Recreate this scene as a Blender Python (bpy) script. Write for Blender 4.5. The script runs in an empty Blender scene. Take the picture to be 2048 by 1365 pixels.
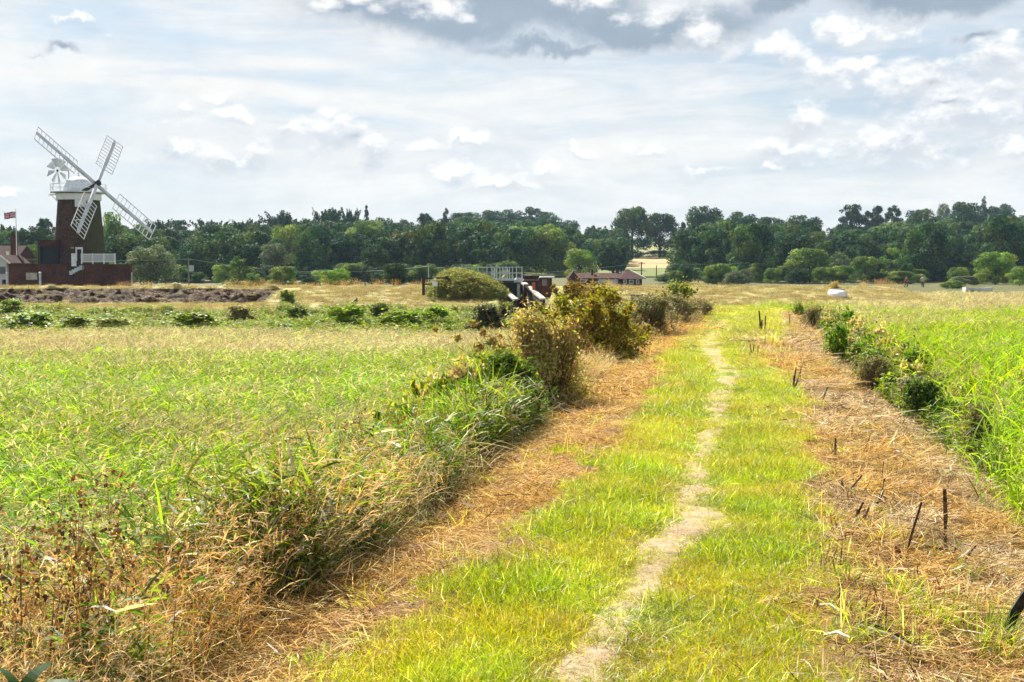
import bpy, math, random
import numpy as np
from mathutils import Vector, Matrix
R = np.random.RandomState(7)
rad = math.radians
scene = bpy.context.scene
C = scene.collection

# ------------------------------------------------------------------ camera
F_PX = 2560.0
CAMZ = 3.2
PITCH = math.atan(142.5 / F_PX)
cd = bpy.data.cameras.new("camera")
cam = bpy.data.objects.new("camera", cd)
C.objects.link(cam)
cam.location = (0, 0, CAMZ)
cam.rotation_euler = (math.pi / 2 - PITCH, 0, 0)
cd.sensor_width = 36.0
cd.lens = 36.0 * F_PX / 2048.0
cd.clip_start = 0.1
cd.clip_end = 9000
scene.camera = cam


def pdir(px, py):
    xc = (px - 1024) / F_PX
    yc = (682.5 - py) / F_PX
    return np.array([xc, math.cos(PITCH) + yc * math.sin(PITCH), -math.sin(PITCH) + yc * math.cos(PITCH)])


def P3(px, py, Y):
    d = pdir(px, py)
    k = Y / d[1]
    return Vector((d[0] * k, Y, CAMZ + d[2] * k))


# ------------------------------------------------------------------ exposure, sun, sky
SUN_AZ = rad(-28)      # measured from the view axis, negative = left, beyond the scene
SUN_EL = rad(40)
scene.view_settings.view_transform = 'Standard'
scene.view_settings.look = 'None'
scene.view_settings.exposure = 1.5
scene.view_settings.gamma = 1.0
scene.view_settings.use_curve_mapping = False
scene.cycles.max_bounces = 7
scene.cycles.diffuse_bounces = 3
scene.cycles.glossy_bounces = 2
scene.cycles.transmission_bounces = 4
scene.cycles.transparent_max_bounces = 4
scene.cycles.volume_bounces = 0
scene.cycles.use_denoising = True
scene.cycles.denoiser = 'OPENIMAGEDENOISE'
scene.cycles.denoising_prefilter = 'ACCURATE'
scene.cycles.use_adaptive_sampling = True
scene.cycles.adaptive_threshold = 0.02
scene.cycles.adaptive_min_samples = 16
sd = bpy.data.lights.new("sun", 'SUN')
sd.energy = 5.0
sd.angle = rad(0.5)
sd.color = (1.0, 0.94, 0.83)
sun = bpy.data.objects.new("sun", sd)
C.objects.link(sun)
sv = Vector((math.sin(SUN_AZ) * math.cos(SUN_EL), math.cos(SUN_AZ) * math.cos(SUN_EL), math.sin(SUN_EL)))
sun.rotation_euler = sv.to_track_quat('Z', 'Y').to_euler()
sun.location = (0, 0, 60)


class NT:
    """tiny helper to write node trees as expressions"""
    def __init__(s, tree):
        s.t = tree
        s.L = tree.links.new

    def n(s, typ, **kw):
        nd = s.t.nodes.new(typ)
        for k, v in kw.items():
            setattr(nd, k, v)
        return nd

    def setin(s, sock, v):
        if isinstance(v, bpy.types.NodeSocket):
            s.L(v, sock)
        elif v is not None:
            sock.default_value = v

    def m(s, op, a, b=None, c=None, clamp=False):
        nd = s.n('ShaderNodeMath', operation=op, use_clamp=clamp)
        for i, v in enumerate((a, b, c)):
            if v is not None:
                s.setin(nd.inputs[i], v)
        return nd.outputs[0]

    def v(s, op, a, b=None, scale=None):
        nd = s.n('ShaderNodeVectorMath', operation=op)
        s.setin(nd.inputs[0], a)
        if b is not None:
            s.setin(nd.inputs[1], b)
        if scale is not None:
            s.setin(nd.inputs['Scale'], scale)
        return nd.outputs['Value'] if op in ('LENGTH', 'DOT_PRODUCT', 'DISTANCE') else nd.outputs['Vector']

    def noise(s, vec, scale, detail=5, rough=0.55, dist=0.0, w=None):
        nd = s.n('ShaderNodeTexNoise')
        s.setin(nd.inputs['Vector'], vec)
        nd.inputs['Scale'].default_value = scale
        nd.inputs['Detail'].default_value = detail
        nd.inputs['Roughness'].default_value = rough
        nd.inputs['Distortion'].default_value = dist
        return nd.outputs['Fac']

    def mix(s, fac, a, b, mode='MIX'):
        nd = s.n('ShaderNodeMix', data_type='RGBA', blend_type=mode)
        nd.clamp_factor = True
        s.setin(nd.inputs[0], fac)
        s.setin(nd.inputs[6], col4(a))
        s.setin(nd.inputs[7], col4(b))
        return nd.outputs[2]

    def smooth(s, x, lo, hi):
        nd = s.n('ShaderNodeMapRange', interpolation_type='SMOOTHSTEP')
        s.setin(nd.inputs[0], x)
        nd.inputs[1].default_value = lo
        nd.inputs[2].default_value = hi
        return nd.outputs[0]


def col4(c):
    if isinstance(c, bpy.types.NodeSocket):
        return c
    return (c[0], c[1], c[2], 1.0)


def make_world():
    w = bpy.data.worlds.new("World")
    scene.world = w
    w.use_nodes = True
    t = w.node_tree
    t.nodes.clear()
    N = NT(t)
    out = N.n('ShaderNodeOutputWorld')
    bg = N.n('ShaderNodeBackground')
    bg.inputs[1].default_value = 0.05
    sky = N.n('ShaderNodeTexSky', sky_type='NISHITA')
    sky.sun_disc = False
    sky.sun_elevation = SUN_EL
    sky.sun_rotation = SUN_AZ
    sky.air_density = 1.0
    sky.dust_density = 1.0
    sky.ozone_density = 2.0
    tc = N.n('ShaderNodeTexCoord')
    D = tc.outputs['Generated']
    sx = N.n('ShaderNodeSeparateXYZ')
    N.L(D, sx.inputs[0])
    az = N.m('ARCTAN2', sx.outputs[0], sx.outputs[1])
    el = N.m('ARCSINE', sx.outputs[2])
    cb = N.n('ShaderNodeCombineXYZ')
    N.L(az, cb.inputs[0]); N.L(el, cb.inputs[1])
    P = cb.outputs[0]

    def AE(px, py):
        d = pdir(px, py)
        return math.atan2(d[0], d[1]), math.asin(d[2] / np.linalg.norm(d))

    # warp so that the outlines billow
    wn = N.n('ShaderNodeTexNoise')
    N.setin(wn.inputs['Vector'], D)
    wn.inputs['Scale'].default_value = 18
    wn.inputs['Detail'].default_value = 6
    wn.inputs['Roughness'].default_value = 0.6
    wv = N.v('SUBTRACT', wn.outputs['Color'], (0.5, 0.5, 0.5))
    Pw = N.v('ADD', P, N.v('SCALE', wv, None, scale=0.055))
    Ds = N.v('MULTIPLY', D, (1, 1, 1.7))
    fb = N.noise(Ds, 34, 8, 0.62)
    fb2 = N.noise(Ds, 11, 7, 0.6)

    def blobs(lst, nz, k, up=0.0):
        cur = None
        for (px, py, rx, ry, g) in lst:
            a, e = AE(px, py)
            q = N.v('SUBTRACT', Pw, (a, e - up, 0))
            q = N.v('MULTIPLY', q, (F_PX / rx, F_PX / ry, 0))
            l = N.v('LENGTH', q)
            l = N.m('SUBTRACT', g, l)
            cur = l if cur is None else N.m('MAXIMUM', cur, l)
        return N.m('ADD', cur, N.m('MULTIPLY', N.m('SUBTRACT', nz, 0.5), k))

    white = (8.6, 8.7, 8.75)
    pale = (7.5, 7.75, 8.05)
    blue = (4.7, 5.9, 7.0)
    # thin veil
    st = N.noise(N.v('MULTIPLY', D, (2.2, 2.2, 15)), 2.3, 8, 0.6, 0.6)
    st2 = N.noise(N.v('MULTIPLY', D, (1.2, 1.2, 5.5)), 3.0, 6, 0.55, 0.3)
    veil = N.smooth(N.m('ADD', N.m('MULTIPLY', st, 0.6), N.m('MULTIPLY', st2, 0.4)), 0.40, 0.62)
    # more open overhead, milky towards the horizon
    low = N.smooth(el, 0.16, 0.0)
    base = N.mix(0.75, sky.outputs[0], blue)
    high = N.smooth(el, 0.26, 0.7)
    base = N.mix(high, base, N.mix(0.3, sky.outputs[0], (1.5, 2.7, 4.6)))
    base = N.mix(N.m('MULTIPLY', low, 0.62), base, (7.35, 7.65, 7.95))
    c = N.mix(N.m('MULTIPLY', veil, N.m('SUBTRACT', 1.0, N.m('MULTIPLY', high, 0.6))), base, (8.3, 8.3, 8.2))
    # distant cumulus, crisp and bright with faint grey hearts
    cu = [(345, 290, 60, 42, 1), (430, 305, 90, 34, 1), (520, 300, 60, 38, 1), (580, 262, 40, 36, 1), (670, 262, 80, 55, 1), (735, 290, 70, 34, 1),
          (470, 230, 55, 20, .9), (430, 187, 50, 12, .9), (385, 216, 26, 10, .9), (160, 48, 60, 14, .8),
          (1290, 305, 80, 26, 1), (1170, 302, 50, 14, .9), (1420, 338, 40, 10, .9), (900, 345, 50, 28, 1), (1000, 360, 85, 22, 1), (1080, 340, 30, 12, .9), (930, 292, 110, 18, .9),
          (1600, 285, 90, 50, 1.05), (1545, 330, 60, 20, 1), (1620, 240, 60, 42, 1), (1790, 290, 110, 70, 1.0), (1840, 170, 130, 62, 1.1), (1960, 230, 120, 60, 1.1),
          (1560, 115, 60, 36, 1), (1650, 150, 70, 40, 1), (1730, 130, 60, 40, .9), (2010, 120, 70, 60, 1.1), (1430, 60, 75, 60, 1.1), (1360, 45, 60, 55, 1),
          (1700, 60, 120, 30, 1), (2040, 300, 60, 26, 1), (10, 380, 40, 16, .9), (800, 20, 150, 36, 1.15), (1200, 12, 90, 26, 1)]
    fb = N.m('ADD', N.m('MULTIPLY', fb, .62), N.m('MULTIPLY', N.noise(Ds, 95, 6, .6), .38))
    vo = N.n('ShaderNodeTexVoronoi', feature='SMOOTH_F1'); N.setin(vo.inputs['Vector'], N.v('ADD', Ds, N.v('SCALE', wv, None, scale=.02))); vo.inputs['Scale'].default_value = 42; vo.inputs['Smoothness'].default_value = .35; vo.inputs['Detail'].default_value = 0
    bil = N.m('SUBTRACT', .98, N.m('MULTIPLY', vo.outputs['Distance'], 1.0))
    fb = N.m('ADD', N.m('MULTIPLY', fb, .70), N.m('MULTIPLY', bil, .30))
    d1 = blobs(cu, fb, 3.4)
    gen = N.m('MULTIPLY', N.m('SUBTRACT', fb2, 0.52), N.m('MULTIPLY', N.smooth(el, 0.235, 0.30), 5.0))
    d1 = N.m('MAXIMUM', d1, gen)
    a1 = N.m('MULTIPLY', N.smooth(d1, -0.2, 0.65), .95)
    d1u = blobs(cu[:], N.m('ADD', N.m('MULTIPLY', N.noise(N.v('ADD', Ds, (0, 0, 0.010)), 34, 8, 0.62), .62), N.m('MULTIPLY', bil, .38)), 3.4, up=0.006)
    lit = N.smooth(N.m('ADD', N.m('SUBTRACT', d1, d1u), N.m('MULTIPLY', N.m('SUBTRACT', bil, .55), .7)), -0.4, 0.45)
    heart = N.m('MULTIPLY', N.smooth(d1, 0.3, 1.25), N.m('SUBTRACT', 1.0, lit))
    ccol = N.mix(lit, (6.3, 6.75, 7.3), (9.3, 9.3, 9.2))
    ccol = N.mix(heart, ccol, (5.6, 6.15, 6.8))
    c = N.mix(a1, c, ccol)
    # the big grey slabs with bright torn rims
    dk = [(1000, 15, 440, 92, 1.15), (1290, 50, 280, 66, 1.1), (760, 10, 240, 60, .95), (1110, 95, 260, 26, .9),
          (1560, 0, 110, 46, 1), (1850, -20, 220, 55, 1.15), (1960, 60, 80, 30, .8), (1880, 165, 85, 30, .55), (1900, 222, 110, 24, .5),
          (135, 97, 84, 16, .75), (60, 100, 40, 10, .5), (690, 270, 80, 40, .55), (430, 315, 90, 16, .4)]
    d2 = blobs(dk, N.m('ADD', N.m('MULTIPLY', fb2, .75), N.m('MULTIPLY', fb, .25)), 1.5)
    a2 = N.smooth(d2, -0.20, 0.6)
    hi = N.smooth(d2, 0.05, 0.7)
    dkc = N.mix(N.noise(Ds, 9, 6, 0.6), (2.4, 3.1, 4.0), (4.1, 4.9, 5.8))
    c = N.mix(N.m('MULTIPLY', a2, 0.96), c, N.mix(hi, (6.7, 7.1, 7.5), dkc))
    # ragged white edges over the slab
    rg = [(850, 8, 95, 30, 1), (700, -12, 90, 30, 1), (1180, 8, 80, 22, 1), (1400, 62, 70, 40, .9), (1340, 20, 60, 40, .8), (1700, 52, 110, 12, .9)]
    d3 = blobs(rg, fb, 4.0)
    c = N.mix(N.smooth(d3, -0.3, 0.8), c, (8.9, 8.95, 8.95))
    c = N.v('MULTIPLY', c, N.v('SCALE', (1, 1, 1), None, scale=N.m('ADD', 0.90, N.m('MULTIPLY', fb, 0.22))))
    # below the horizon
    c = N.mix(N.smooth(el, 0.0, -0.03), c, (1.6, 1.8, 1.4))
    N.L(N.v('SCALE', c, None, scale=0.80), bg.inputs[0])
    N.L(bg.outputs[0], out.inputs[0])


make_world()

# ------------------------------------------------------------------ numeric noise
def _hash(ix, iy, s):
    h = (ix * 374761393 + iy * 668265263 + s * 974634777) & 0xFFFFFFFF
    h = ((h ^ (h >> 13)) * 1274126177) & 0xFFFFFFFF
    return ((h ^ (h >> 16)) & 0xFFFF) / 65535.0


def vn(x, y, sc=1.0, seed=0):
    x = np.asarray(x, float) * sc + 1000.0
    y = np.asarray(y, float) * sc + 1000.0
    ix = np.floor(x).astype(np.int64); iy = np.floor(y).astype(np.int64)
    fx = x - ix; fy = y - iy
    fx = fx * fx * (3 - 2 * fx); fy = fy * fy * (3 - 2 * fy)
    a = _hash(ix, iy, seed); b = _hash(ix + 1, iy, seed); c = _hash(ix, iy + 1, seed); d = _hash(ix + 1, iy + 1, seed)
    return (a * (1 - fx) + b * fx) * (1 - fy) + (c * (1 - fx) + d * fx) * fy


def fbm(x, y, sc=1.0, seed=0, o=4):
    r = 0; a = 0.5; t = 0
    for i in range(o):
        r = r + a * vn(x, y, sc * 2 ** i, seed + i); t += a; a *= 0.55
    return r / t


# ------------------------------------------------------------------ mesh helpers
def mesh_np(name, V, F, mat=None, col=None, smooth=False):
    V = np.asarray(V, np.float32); F = np.asarray(F, np.int32)
    me = bpy.data.meshes.new(name)
    me.vertices.add(len(V)); me.vertices.foreach_set('co', V.ravel())
    if len(F):
        k = F.shape[1]
        me.loops.add(F.size); me.loops.foreach_set('vertex_index', F.ravel())
        me.polygons.add(len(F))
        me.polygons.foreach_set('loop_start', np.arange(0, F.size, k, dtype=np.int32))
        me.polygons.foreach_set('use_smooth', np.full(len(F), smooth))
    me.update(calc_edges=True)
    if col is not None:
        a = me.color_attributes.new('col', 'FLOAT_COLOR', 'POINT')
        c = np.ones((len(V), 4), np.float32); c[:, :3] = col
        a.data.foreach_set('color', c.ravel())
    if mat:
        me.materials.append(mat)
    return me


def link(name, me, parent=None, loc=None, **props):
    o = bpy.data.objects.new(name, me)
    C.objects.link(o)
    if parent:
        o.parent = parent
    if loc is not None:
        o.location = loc
    for k, v in props.items():
        if v is not None:
            o[k] = v
    return o


def thing(name, label, cat, loc=(0, 0, 0), rz=0, group=None):
    o = link(name, None, None, loc, label=label, category=cat, group=group)
    o.rotation_euler = (0, 0, rz)
    o.empty_display_size = 0.3
    return o


class MB:
    """collects boxes, bars and rings into one polygon mesh"""
    def __init__(s):
        s.V = []; s.F = []

    def add(s, V, F):
        b = len(s.V)
        s.V += [tuple(v) for v in V]
        s.F += [tuple(i + b for i in f) for f in F]
        return s

    def box(s, x0, x1, y0, y1, z0, z1):
        return s.add([(x0, y0, z0), (x1, y0, z0), (x1, y1, z0), (x0, y1, z0), (x0, y0, z1), (x1, y0, z1), (x1, y1, z1), (x0, y1, z1)],
                     [(0, 3, 2, 1), (4, 5, 6, 7), (0, 1, 5, 4), (1, 2, 6, 5), (2, 3, 7, 6), (3, 0, 4, 7)])

    def bar(s, a, b, w, h=None, up=(0, 0, 1)):
        a = Vector(a); b = Vector(b); h = h or w
        d = (b - a).normalized(); u = Vector(up)
        if abs(d.dot(u)) > 0.98:
            u = Vector((1, 0, 0))
        r = d.cross(u).normalized(); u = r.cross(d).normalized()
        V = []
        for p in (a, b):
            for sx, sy in ((-1, -1), (1, -1), (1, 1), (-1, 1)):
                V.append(p + r * (sx * w / 2) + u * (sy * h / 2))
        return s.add(V, [(0, 3, 2, 1), (4, 5, 6, 7), (0, 1, 5, 4), (1, 2, 6, 5), (2, 3, 7, 6), (3, 0, 4, 7)])

    def tube(s, pts, rs, k=8, caps=True):
        pts = [Vector(p) for p in pts]; V = []; F = []
        for i, p in enumerate(pts):
            d = (pts[min(i + 1, len(pts) - 1)] - pts[max(i - 1, 0)]).normalized()
            u = Vector((0, 0, 1)) if abs(d.z) < 0.95 else Vector((1, 0, 0))
            r = d.cross(u).normalized(); u = r.cross(d)
            rr = rs[i] if hasattr(rs, '__len__') else rs
            for j in range(k):
                a = 2 * math.pi * j / k
                V.append(p + (r * math.cos(a) + u * math.sin(a)) * rr)
        for i in range(len(pts) - 1):
            for j in range(k):
                F.append((i * k + j, i * k + (j + 1) % k, (i + 1) * k + (j + 1) % k, (i + 1) * k + j))
        if caps:
            F.append(tuple(range(k))[::-1]); F.append(tuple((len(pts) - 1) * k + j for j in range(k)))
        return s.add(V, F)

    def lathe(s, prof, k=24, c=(0, 0)):
        V = []; F = []
        for (r, z) in prof:
            for j in range(k):
                a = 2 * math.pi * j / k
                V.append((c[0] + r * math.cos(a), c[1] + r * math.sin(a), z))
        for i in range(len(prof) - 1):
            for j in range(k):
                F.append((i * k + j, i * k + (j + 1) % k, (i + 1) * k + (j + 1) % k, (i + 1) * k + j))
        F.append(tuple(range(k))[::-1]); F.append(tuple((len(prof) - 1) * k + j for j in range(k)))
        return s.add(V, F)

    def mesh(s, name, mat):
        me = bpy.data.meshes.new(name)
        me.from_pydata(s.V, [], s.F); me.update()
        me.materials.append(mat)
        return me

    def build(s, name, mat, parent=None, loc=None, **props):
        return link(name, s.mesh(name, mat), parent, loc, **props)


# ------------------------------------------------------------------ materials
def new_mat(name):
    m = bpy.data.materials.new(name); m.use_nodes = True
    m.node_tree.nodes.clear()
    return m, NT(m.node_tree)


def finish(m, N, color, rough=0.8, spec=0.3, bump=None, bstr=0.4, bdist=0.02, metal=0.0):
    out = N.n('ShaderNodeOutputMaterial'); b = N.n('ShaderNodeBsdfPrincipled')
    N.setin(b.inputs['Base Color'], col4(color)); N.setin(b.inputs['Roughness'], rough)
    b.inputs['Specular IOR Level'].default_value = spec
    b.inputs['Metallic'].default_value = metal
    if bump is not None:
        bn = N.n('ShaderNodeBump'); bn.inputs['Strength'].default_value = bstr; bn.inputs['Distance'].default_value = bdist
        N.L(bump, bn.inputs['Height']); N.L(bn.outputs[0], b.inputs['Normal'])
    N.L(b.outputs[0], out.inputs[0])
    return m


def mat_flat(name, c1, c2=None, scale=3.0, rough=0.7, spec=0.3, metal=0.0, bstr=0.2):
    m, N = new_mat(name)
    tc = N.n('ShaderNodeTexCoord')
    nz = N.noise(tc.outputs['Object'], scale, 6, 0.6)
    c2 = c2 or tuple(v * 0.72 for v in c1)
    c = N.mix(N.smooth(nz, 0.35, 0.65), c2, c1)
    return finish(m, N, c, rough, spec, nz, bstr, 0.02, metal)


def mat_foliage(name, trans=0.42, rough=0.45, spec=0.35, patch=0.35, hue=0.03, gain=1.0, warm=(1.12, 1.08, 0.55)):
    m, N = new_mat(name)
    at = N.n('ShaderNodeAttribute', attribute_name='col')
    oi = N.n('ShaderNodeObjectInfo')
    ge = N.n('ShaderNodeNewGeometry')
    big = N.noise(ge.outputs['Position'], patch, 4, 0.6)
    c = N.mix(1.0, at.outputs['Color'], oi.outputs['Color'], 'MULTIPLY')
    hs = N.n('ShaderNodeHueSaturation')
    N.L(c, hs.inputs['Color'])
    N.L(N.m('ADD', N.m('MULTIPLY', N.m('SUBTRACT', big, 0.5), hue * 3), 0.5), hs.inputs['Hue'])
    N.L(N.m('MULTIPLY', N.m('ADD', N.m('MULTIPLY', oi.outputs['Random'], 0.35), N.m('ADD', N.m('MULTIPLY', big, 0.7), 0.5)), gain), hs.inputs['Value'])
    c = hs.outputs[0]
    out = N.n('ShaderNodeOutputMaterial'); b = N.n('ShaderNodeBsdfPrincipled'); tr = N.n('ShaderNodeBsdfTranslucent')
    N.L(c, b.inputs['Base Color']); b.inputs['Roughness'].default_value = rough
    b.inputs['Specular IOR Level'].default_value = spec
    N.L(N.mix(1.0, c, warm, 'MULTIPLY'), tr.inputs['Color'])
    mx = N.n('ShaderNodeMixShader'); mx.inputs[0].default_value = trans
    N.L(b.outputs[0], mx.inputs[1]); N.L(tr.outputs[0], mx.inputs[2]); N.L(mx.outputs[0], out.inputs[0])
    return m


M_grass = mat_foliage('mown_grass_blades', 0.56, 0.4, 0.28, 1.4, 0.04, 1.05, (1.2, 1.14, 0.3))
M_reed = mat_foliage('reed_leaves', 0.54, 0.6, 0.12, 0.22, 0.03, 0.95, (1.15, 1.12, 0.55))
M_dry = mat_foliage('dry_stems', 0.42, 0.65, 0.12, 0.9, 0.02, 0.9, (1.12, 0.98, 0.62))
M_leaf = mat_foliage('bush_leaves', 0.46, 0.5, 0.15, 0.8, 0.04, 0.92)
M_tree = mat_foliage('tree_leaves', 0.26, 0.75, 0.1, 0.12, 0.035, 0.98, (1.05, 1.1, 0.65))
M_straw = mat_foliage('cut_straw', 0.30, 0.8, 0.06, 0.9, 0.015, 0.92, (1.1, 0.95, 0.58))
M_turf = mat_foliage('bank_turf', 0.35, 0.6, 0.2, 0.3, 0.02, 0.8, (1.05, 1.05, 0.7))
M_bark = mat_flat('bark', (0.09, 0.07, 0.05), (0.04, 0.03, 0.022), 8, 0.9)
M_stalk = mat_flat('cut_stalk_bark', (0.16, 0.075, 0.035), (0.03, 0.018, 0.012), 30, 0.8)
M_black = mat_flat('blackened_stick', (0.03, 0.026, 0.022), (0.012, 0.01, 0.009), 30, 0.8)


def mat_ground(name, cols, sc=0.5, bump=0.05):
    """cols: list of three colours broken up by two noises in world space"""
    m, N = new_mat(name)
    ge = N.n('ShaderNodeNewGeometry')
    p = ge.outputs['Position']
    a = N.noise(p, sc, 8, 0.65); b = N.noise(p, sc * 9, 8, 0.7); d = N.noise(p, sc * 60, 4, 0.7)
    cols = [tuple(v * .75 for v in q_) for q_ in cols]
    c = N.mix(N.smooth(a, 0.4, 0.6), cols[0], cols[1])
    c = N.mix(N.smooth(b, 0.48, 0.68), c, cols[2])
    c = N.mix(N.m('MULTIPLY', N.smooth(d, 0.5, 0.8), 0.5), c, tuple(v * 0.4 for v in cols[0]))
    return finish(m, N, c, 0.9, 0.15, N.m('ADD', b, d), 0.8, bump)


M_marsh = mat_ground('marsh_soil', [(0.10, 0.12, 0.03), (0.16, 0.15, 0.06), (0.07, 0.06, 0.03)], 0.3)
M_emb = mat_ground('bank_thatch', [(0.30, 0.17, 0.065), (0.38, 0.23, 0.09), (0.16, 0.085, 0.035)], 1.2, 0.03)
M_dirt = mat_ground('trodden_earth', [(0.60, 0.44, 0.27), (0.68, 0.52, 0.34), (0.44, 0.29, 0.15)], 2.0, 0.02)
M_field = mat_ground('stubble', [(0.50, 0.36, 0.18), (0.46, 0.36, 0.16), (0.42, 0.30, 0.14)], 0.03, 0.2)
M_water = mat_flat('ditch_water', (0.03, 0.035, 0.03), rough=0.1, spec=0.5)

# air between us and the wood
def make_haze():
    m = bpy.data.materials.new('haze'); m.use_nodes = True; m.node_tree.nodes.clear()
    out = m.node_tree.nodes.new('ShaderNodeOutputMaterial'); pv = m.node_tree.nodes.new('ShaderNodeVolumePrincipled')
    pv.inputs['Color'].default_value = (.55, .78, 1.0, 1); pv.inputs['Density'].default_value = HAZE; pv.inputs['Anisotropy'].default_value = 0.0
    m.node_tree.links.new(pv.outputs[0], out.inputs['Volume'])
    MB().box(-1100, 1100, -45, 1400, -3, 62).build('haze', m, None, None, kind='stuff')


HAZE = 0.00010
make_haze()

# ------------------------------------------------------------------ terrain
_cz = [(-50, 0.5), (120, 0.5), (250, 0.5), (340, 2.6), (460, 7.7), (600, 14.0), (750, 20.0), (900, 24.0), (1300, 27.0), (6000, 27.0)]


def far_z(X, Y):
    X = np.asarray(X, float); Y = np.asarray(Y, float)
    z = np.interp(Y, [a for a, b in _cz], [b for a, b in _cz])
    return z + np.clip((Y - 250) / 200, 0, 1) * (fbm(X, Y, 0.006, 5) - 0.5) * 5


def ground_z(X, Y):
    X = np.asarray(X, float); Y = np.asarray(Y, float)
    z = -0.4 + (fbm(X, Y, 0.3, 3) - 0.5) * 0.15
    edge = np.where(X < 30, 100.0, 128.0 + 0.15 * (X - 30))
    k = np.clip((Y - edge) / 6, 0, 1)
    return z * (1 - k) + far_z(X, Y) * k


# centre line of the raised path: straight, then it swings left behind the bushes
DIR = np.array([0.1904, 0.9817])
O0 = np.array([-0.5, 0.0])
_pts = []; p = O0 + DIR * -8.0; hd = math.atan2(DIR[0], DIR[1]); ds = 0.25; s = -8.0
while s < 72:
    _pts.append((p[0], p[1], hd))
    if 56 < s < 64:
        hd -= rad(62) / 8 * ds
    p = p + np.array([math.sin(hd), math.cos(hd)]) * ds
    s += ds
CL = np.array(_pts)


def cl_at(s):
    i = (np.asarray(s, float) + 8.0) / 0.25
    return (np.interp(i, np.arange(len(CL)), CL[:, 0]), np.interp(i, np.arange(len(CL)), CL[:, 1]), np.interp(i, np.arange(len(CL)), CL[:, 2]))


def su2xy(s, u):
    x, y, h = cl_at(s)
    return x + np.cos(h) * u, y - np.sin(h) * u


def cl_dist(X, Y):
    """distance to the centre line (coarse) and side"""
    X = np.asarray(X, float); Y = np.asarray(Y, float)
    pts = CL[::4]
    best = np.full(X.shape, 1e9)
    for q in pts:
        best = np.minimum(best, (X - q[0]) ** 2 + (Y - q[1]) ** 2)
    u = (X - O0[0]) * DIR[1] - (Y - O0[1]) * DIR[0]
    return np.sqrt(best) * np.where(u < 0, -1, 1)


_pu = [-6.5, -5.2, -3.6, -2.4, -1.9, -1.0, 0.0, 0.9, 1.5, 2.4, 3.3, 5.0, 6.5]
_pz = [-0.55, -0.42, 0.35, 1.14, 1.32, 1.50, 1.50, 1.49, 1.24, 0.86, 0.52, -0.42, -0.55]


def emb_z(s, u):
    s = np.asarray(s, float); u = np.asarray(u, float)
    z = np.interp(u, _pu, _pz)
    z = z - np.clip((s - 60) / 11, 0, 1) ** 1.3 * 1.9
    k = np.clip((np.abs(u) - 0.7), 0, 1)
    z = z + (fbm(u, s, 0.7, 11) - 0.5) * (0.06 + 0.22 * k)
    rgh = np.clip((np.maximum(L_edge(s) - u, u - R_edge(s)) + .1) / .3, 0, 1)
    z = z + (fbm(u, s, 3.0, 12, 3) - 0.5) * (0.04 + 0.08 * k) + (fbm(u * 1.3, s, 5.0, 13, 3) - .5) * (.03 + .11 * rgh)
    return z


L_edge = lambda s: np.interp(s, [0, 5, 7, 9, 17, 22, 27, 35, 60], [-1.5, -1.3, -1.05, -.9, -.88, -1.05, -1.3, -1.25, -1.15])
R_edge = lambda s: np.interp(s, [0, 5, 9, 17, 21, 24, 30, 35, 60], [.75, .78, .86, .92, .9, .55, .45, .9, 1.1])
VL = lambda s: np.interp(s, [0, 5, 9, 18, 27, 36, 45, 60], [-1.85, -1.9, -1.95, -2.2, -2.5, -2.2, -1.85, -1.8])
VR = lambda s: np.interp(s, [0, 10, 14, 20, 33, 60], [4.0, 3.7, 3.4, 2.9, 2.35, 2.5])
TC = lambda s: np.interp(s, [0, 5.4, 6.6, 7.8, 8.5, 9.9, 14, 20, 22, 26, 29, 43, 54, 60], [-.25, -.2, -.18, -.05, .08, -.02, .0, -.02, -.1, -.45, -.58, -.5, -.25, -.4])
TW = lambda s: np.interp(s, [0, 5.4, 7.5, 8.3, 9.0, 10, 12, 14, 18, 20, 24, 29, 33, 60], [.095, .095, .095, .22, .17, .12, .12, .125, .18, .22, .22, .28, .26, .23])


def track_in(s, u):
    """>0 inside the bare track"""
    w = TW(s) * (0.55 + 0.6 * vn(s, u, 1.7, 31))
    return w - np.abs(u - TC(s) - (vn(s, s * 0, 0.9, 33) - .5) * .12)


def on_bank(px, py):
    """point of the raised path's surface seen at that place"""
    d = pdir(px, py)
    t = np.arange(3.5, 70, 0.02)
    X = d[0] * t; Y = d[1] * t; Z = CAMZ + d[2] * t
    u = (X - O0[0]) * DIR[1] - (Y - O0[1]) * DIR[0]
    s = (X - O0[0]) * DIR[0] + (Y - O0[1]) * DIR[1]
    hz = np.maximum(emb_z(s, u), -0.4)
    i = int(np.argmax(Z < hz))
    return Vector((X[i], Y[i], hz[i])), t[i]


def grid_mesh(name, A, B, fn, mat, col=None):
    a, b = np.meshgrid(A, B, indexing='ij')
    X, Y, Z = fn(a, b)
    V = np.stack([X, Y, Z], -1).reshape(-1, 3)
    n, m = a.shape
    i = np.arange(n - 1)[:, None] * m + np.arange(m - 1)[None, :]
    F = np.stack([i, i + 1, i + m + 1, i + m], -1).reshape(-1, 4)
    return mesh_np(name, V, F, mat, None, True)


rows = np.concatenate([np.arange(-30, 2, 4.0), np.arange(2, 100, 0.8), np.arange(100, 136, 0.7), np.geomspace(136, 1390, 90)])
cols_ = np.linspace(-1, 1, 221)
link('ground', grid_mesh('ground', cols_, rows, lambda a, b: (np.clip(a * (60 + 1.0 * b.clip(0)), -1090, 1090), b, ground_z(np.clip(a * (60 + 1.0 * b.clip(0)), -1090, 1090), b)), M_marsh), kind='structure')


def emb_fn(a, b):
    x, y = su2xy(b, a)
    return x, y, emb_z(b, a)


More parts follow.
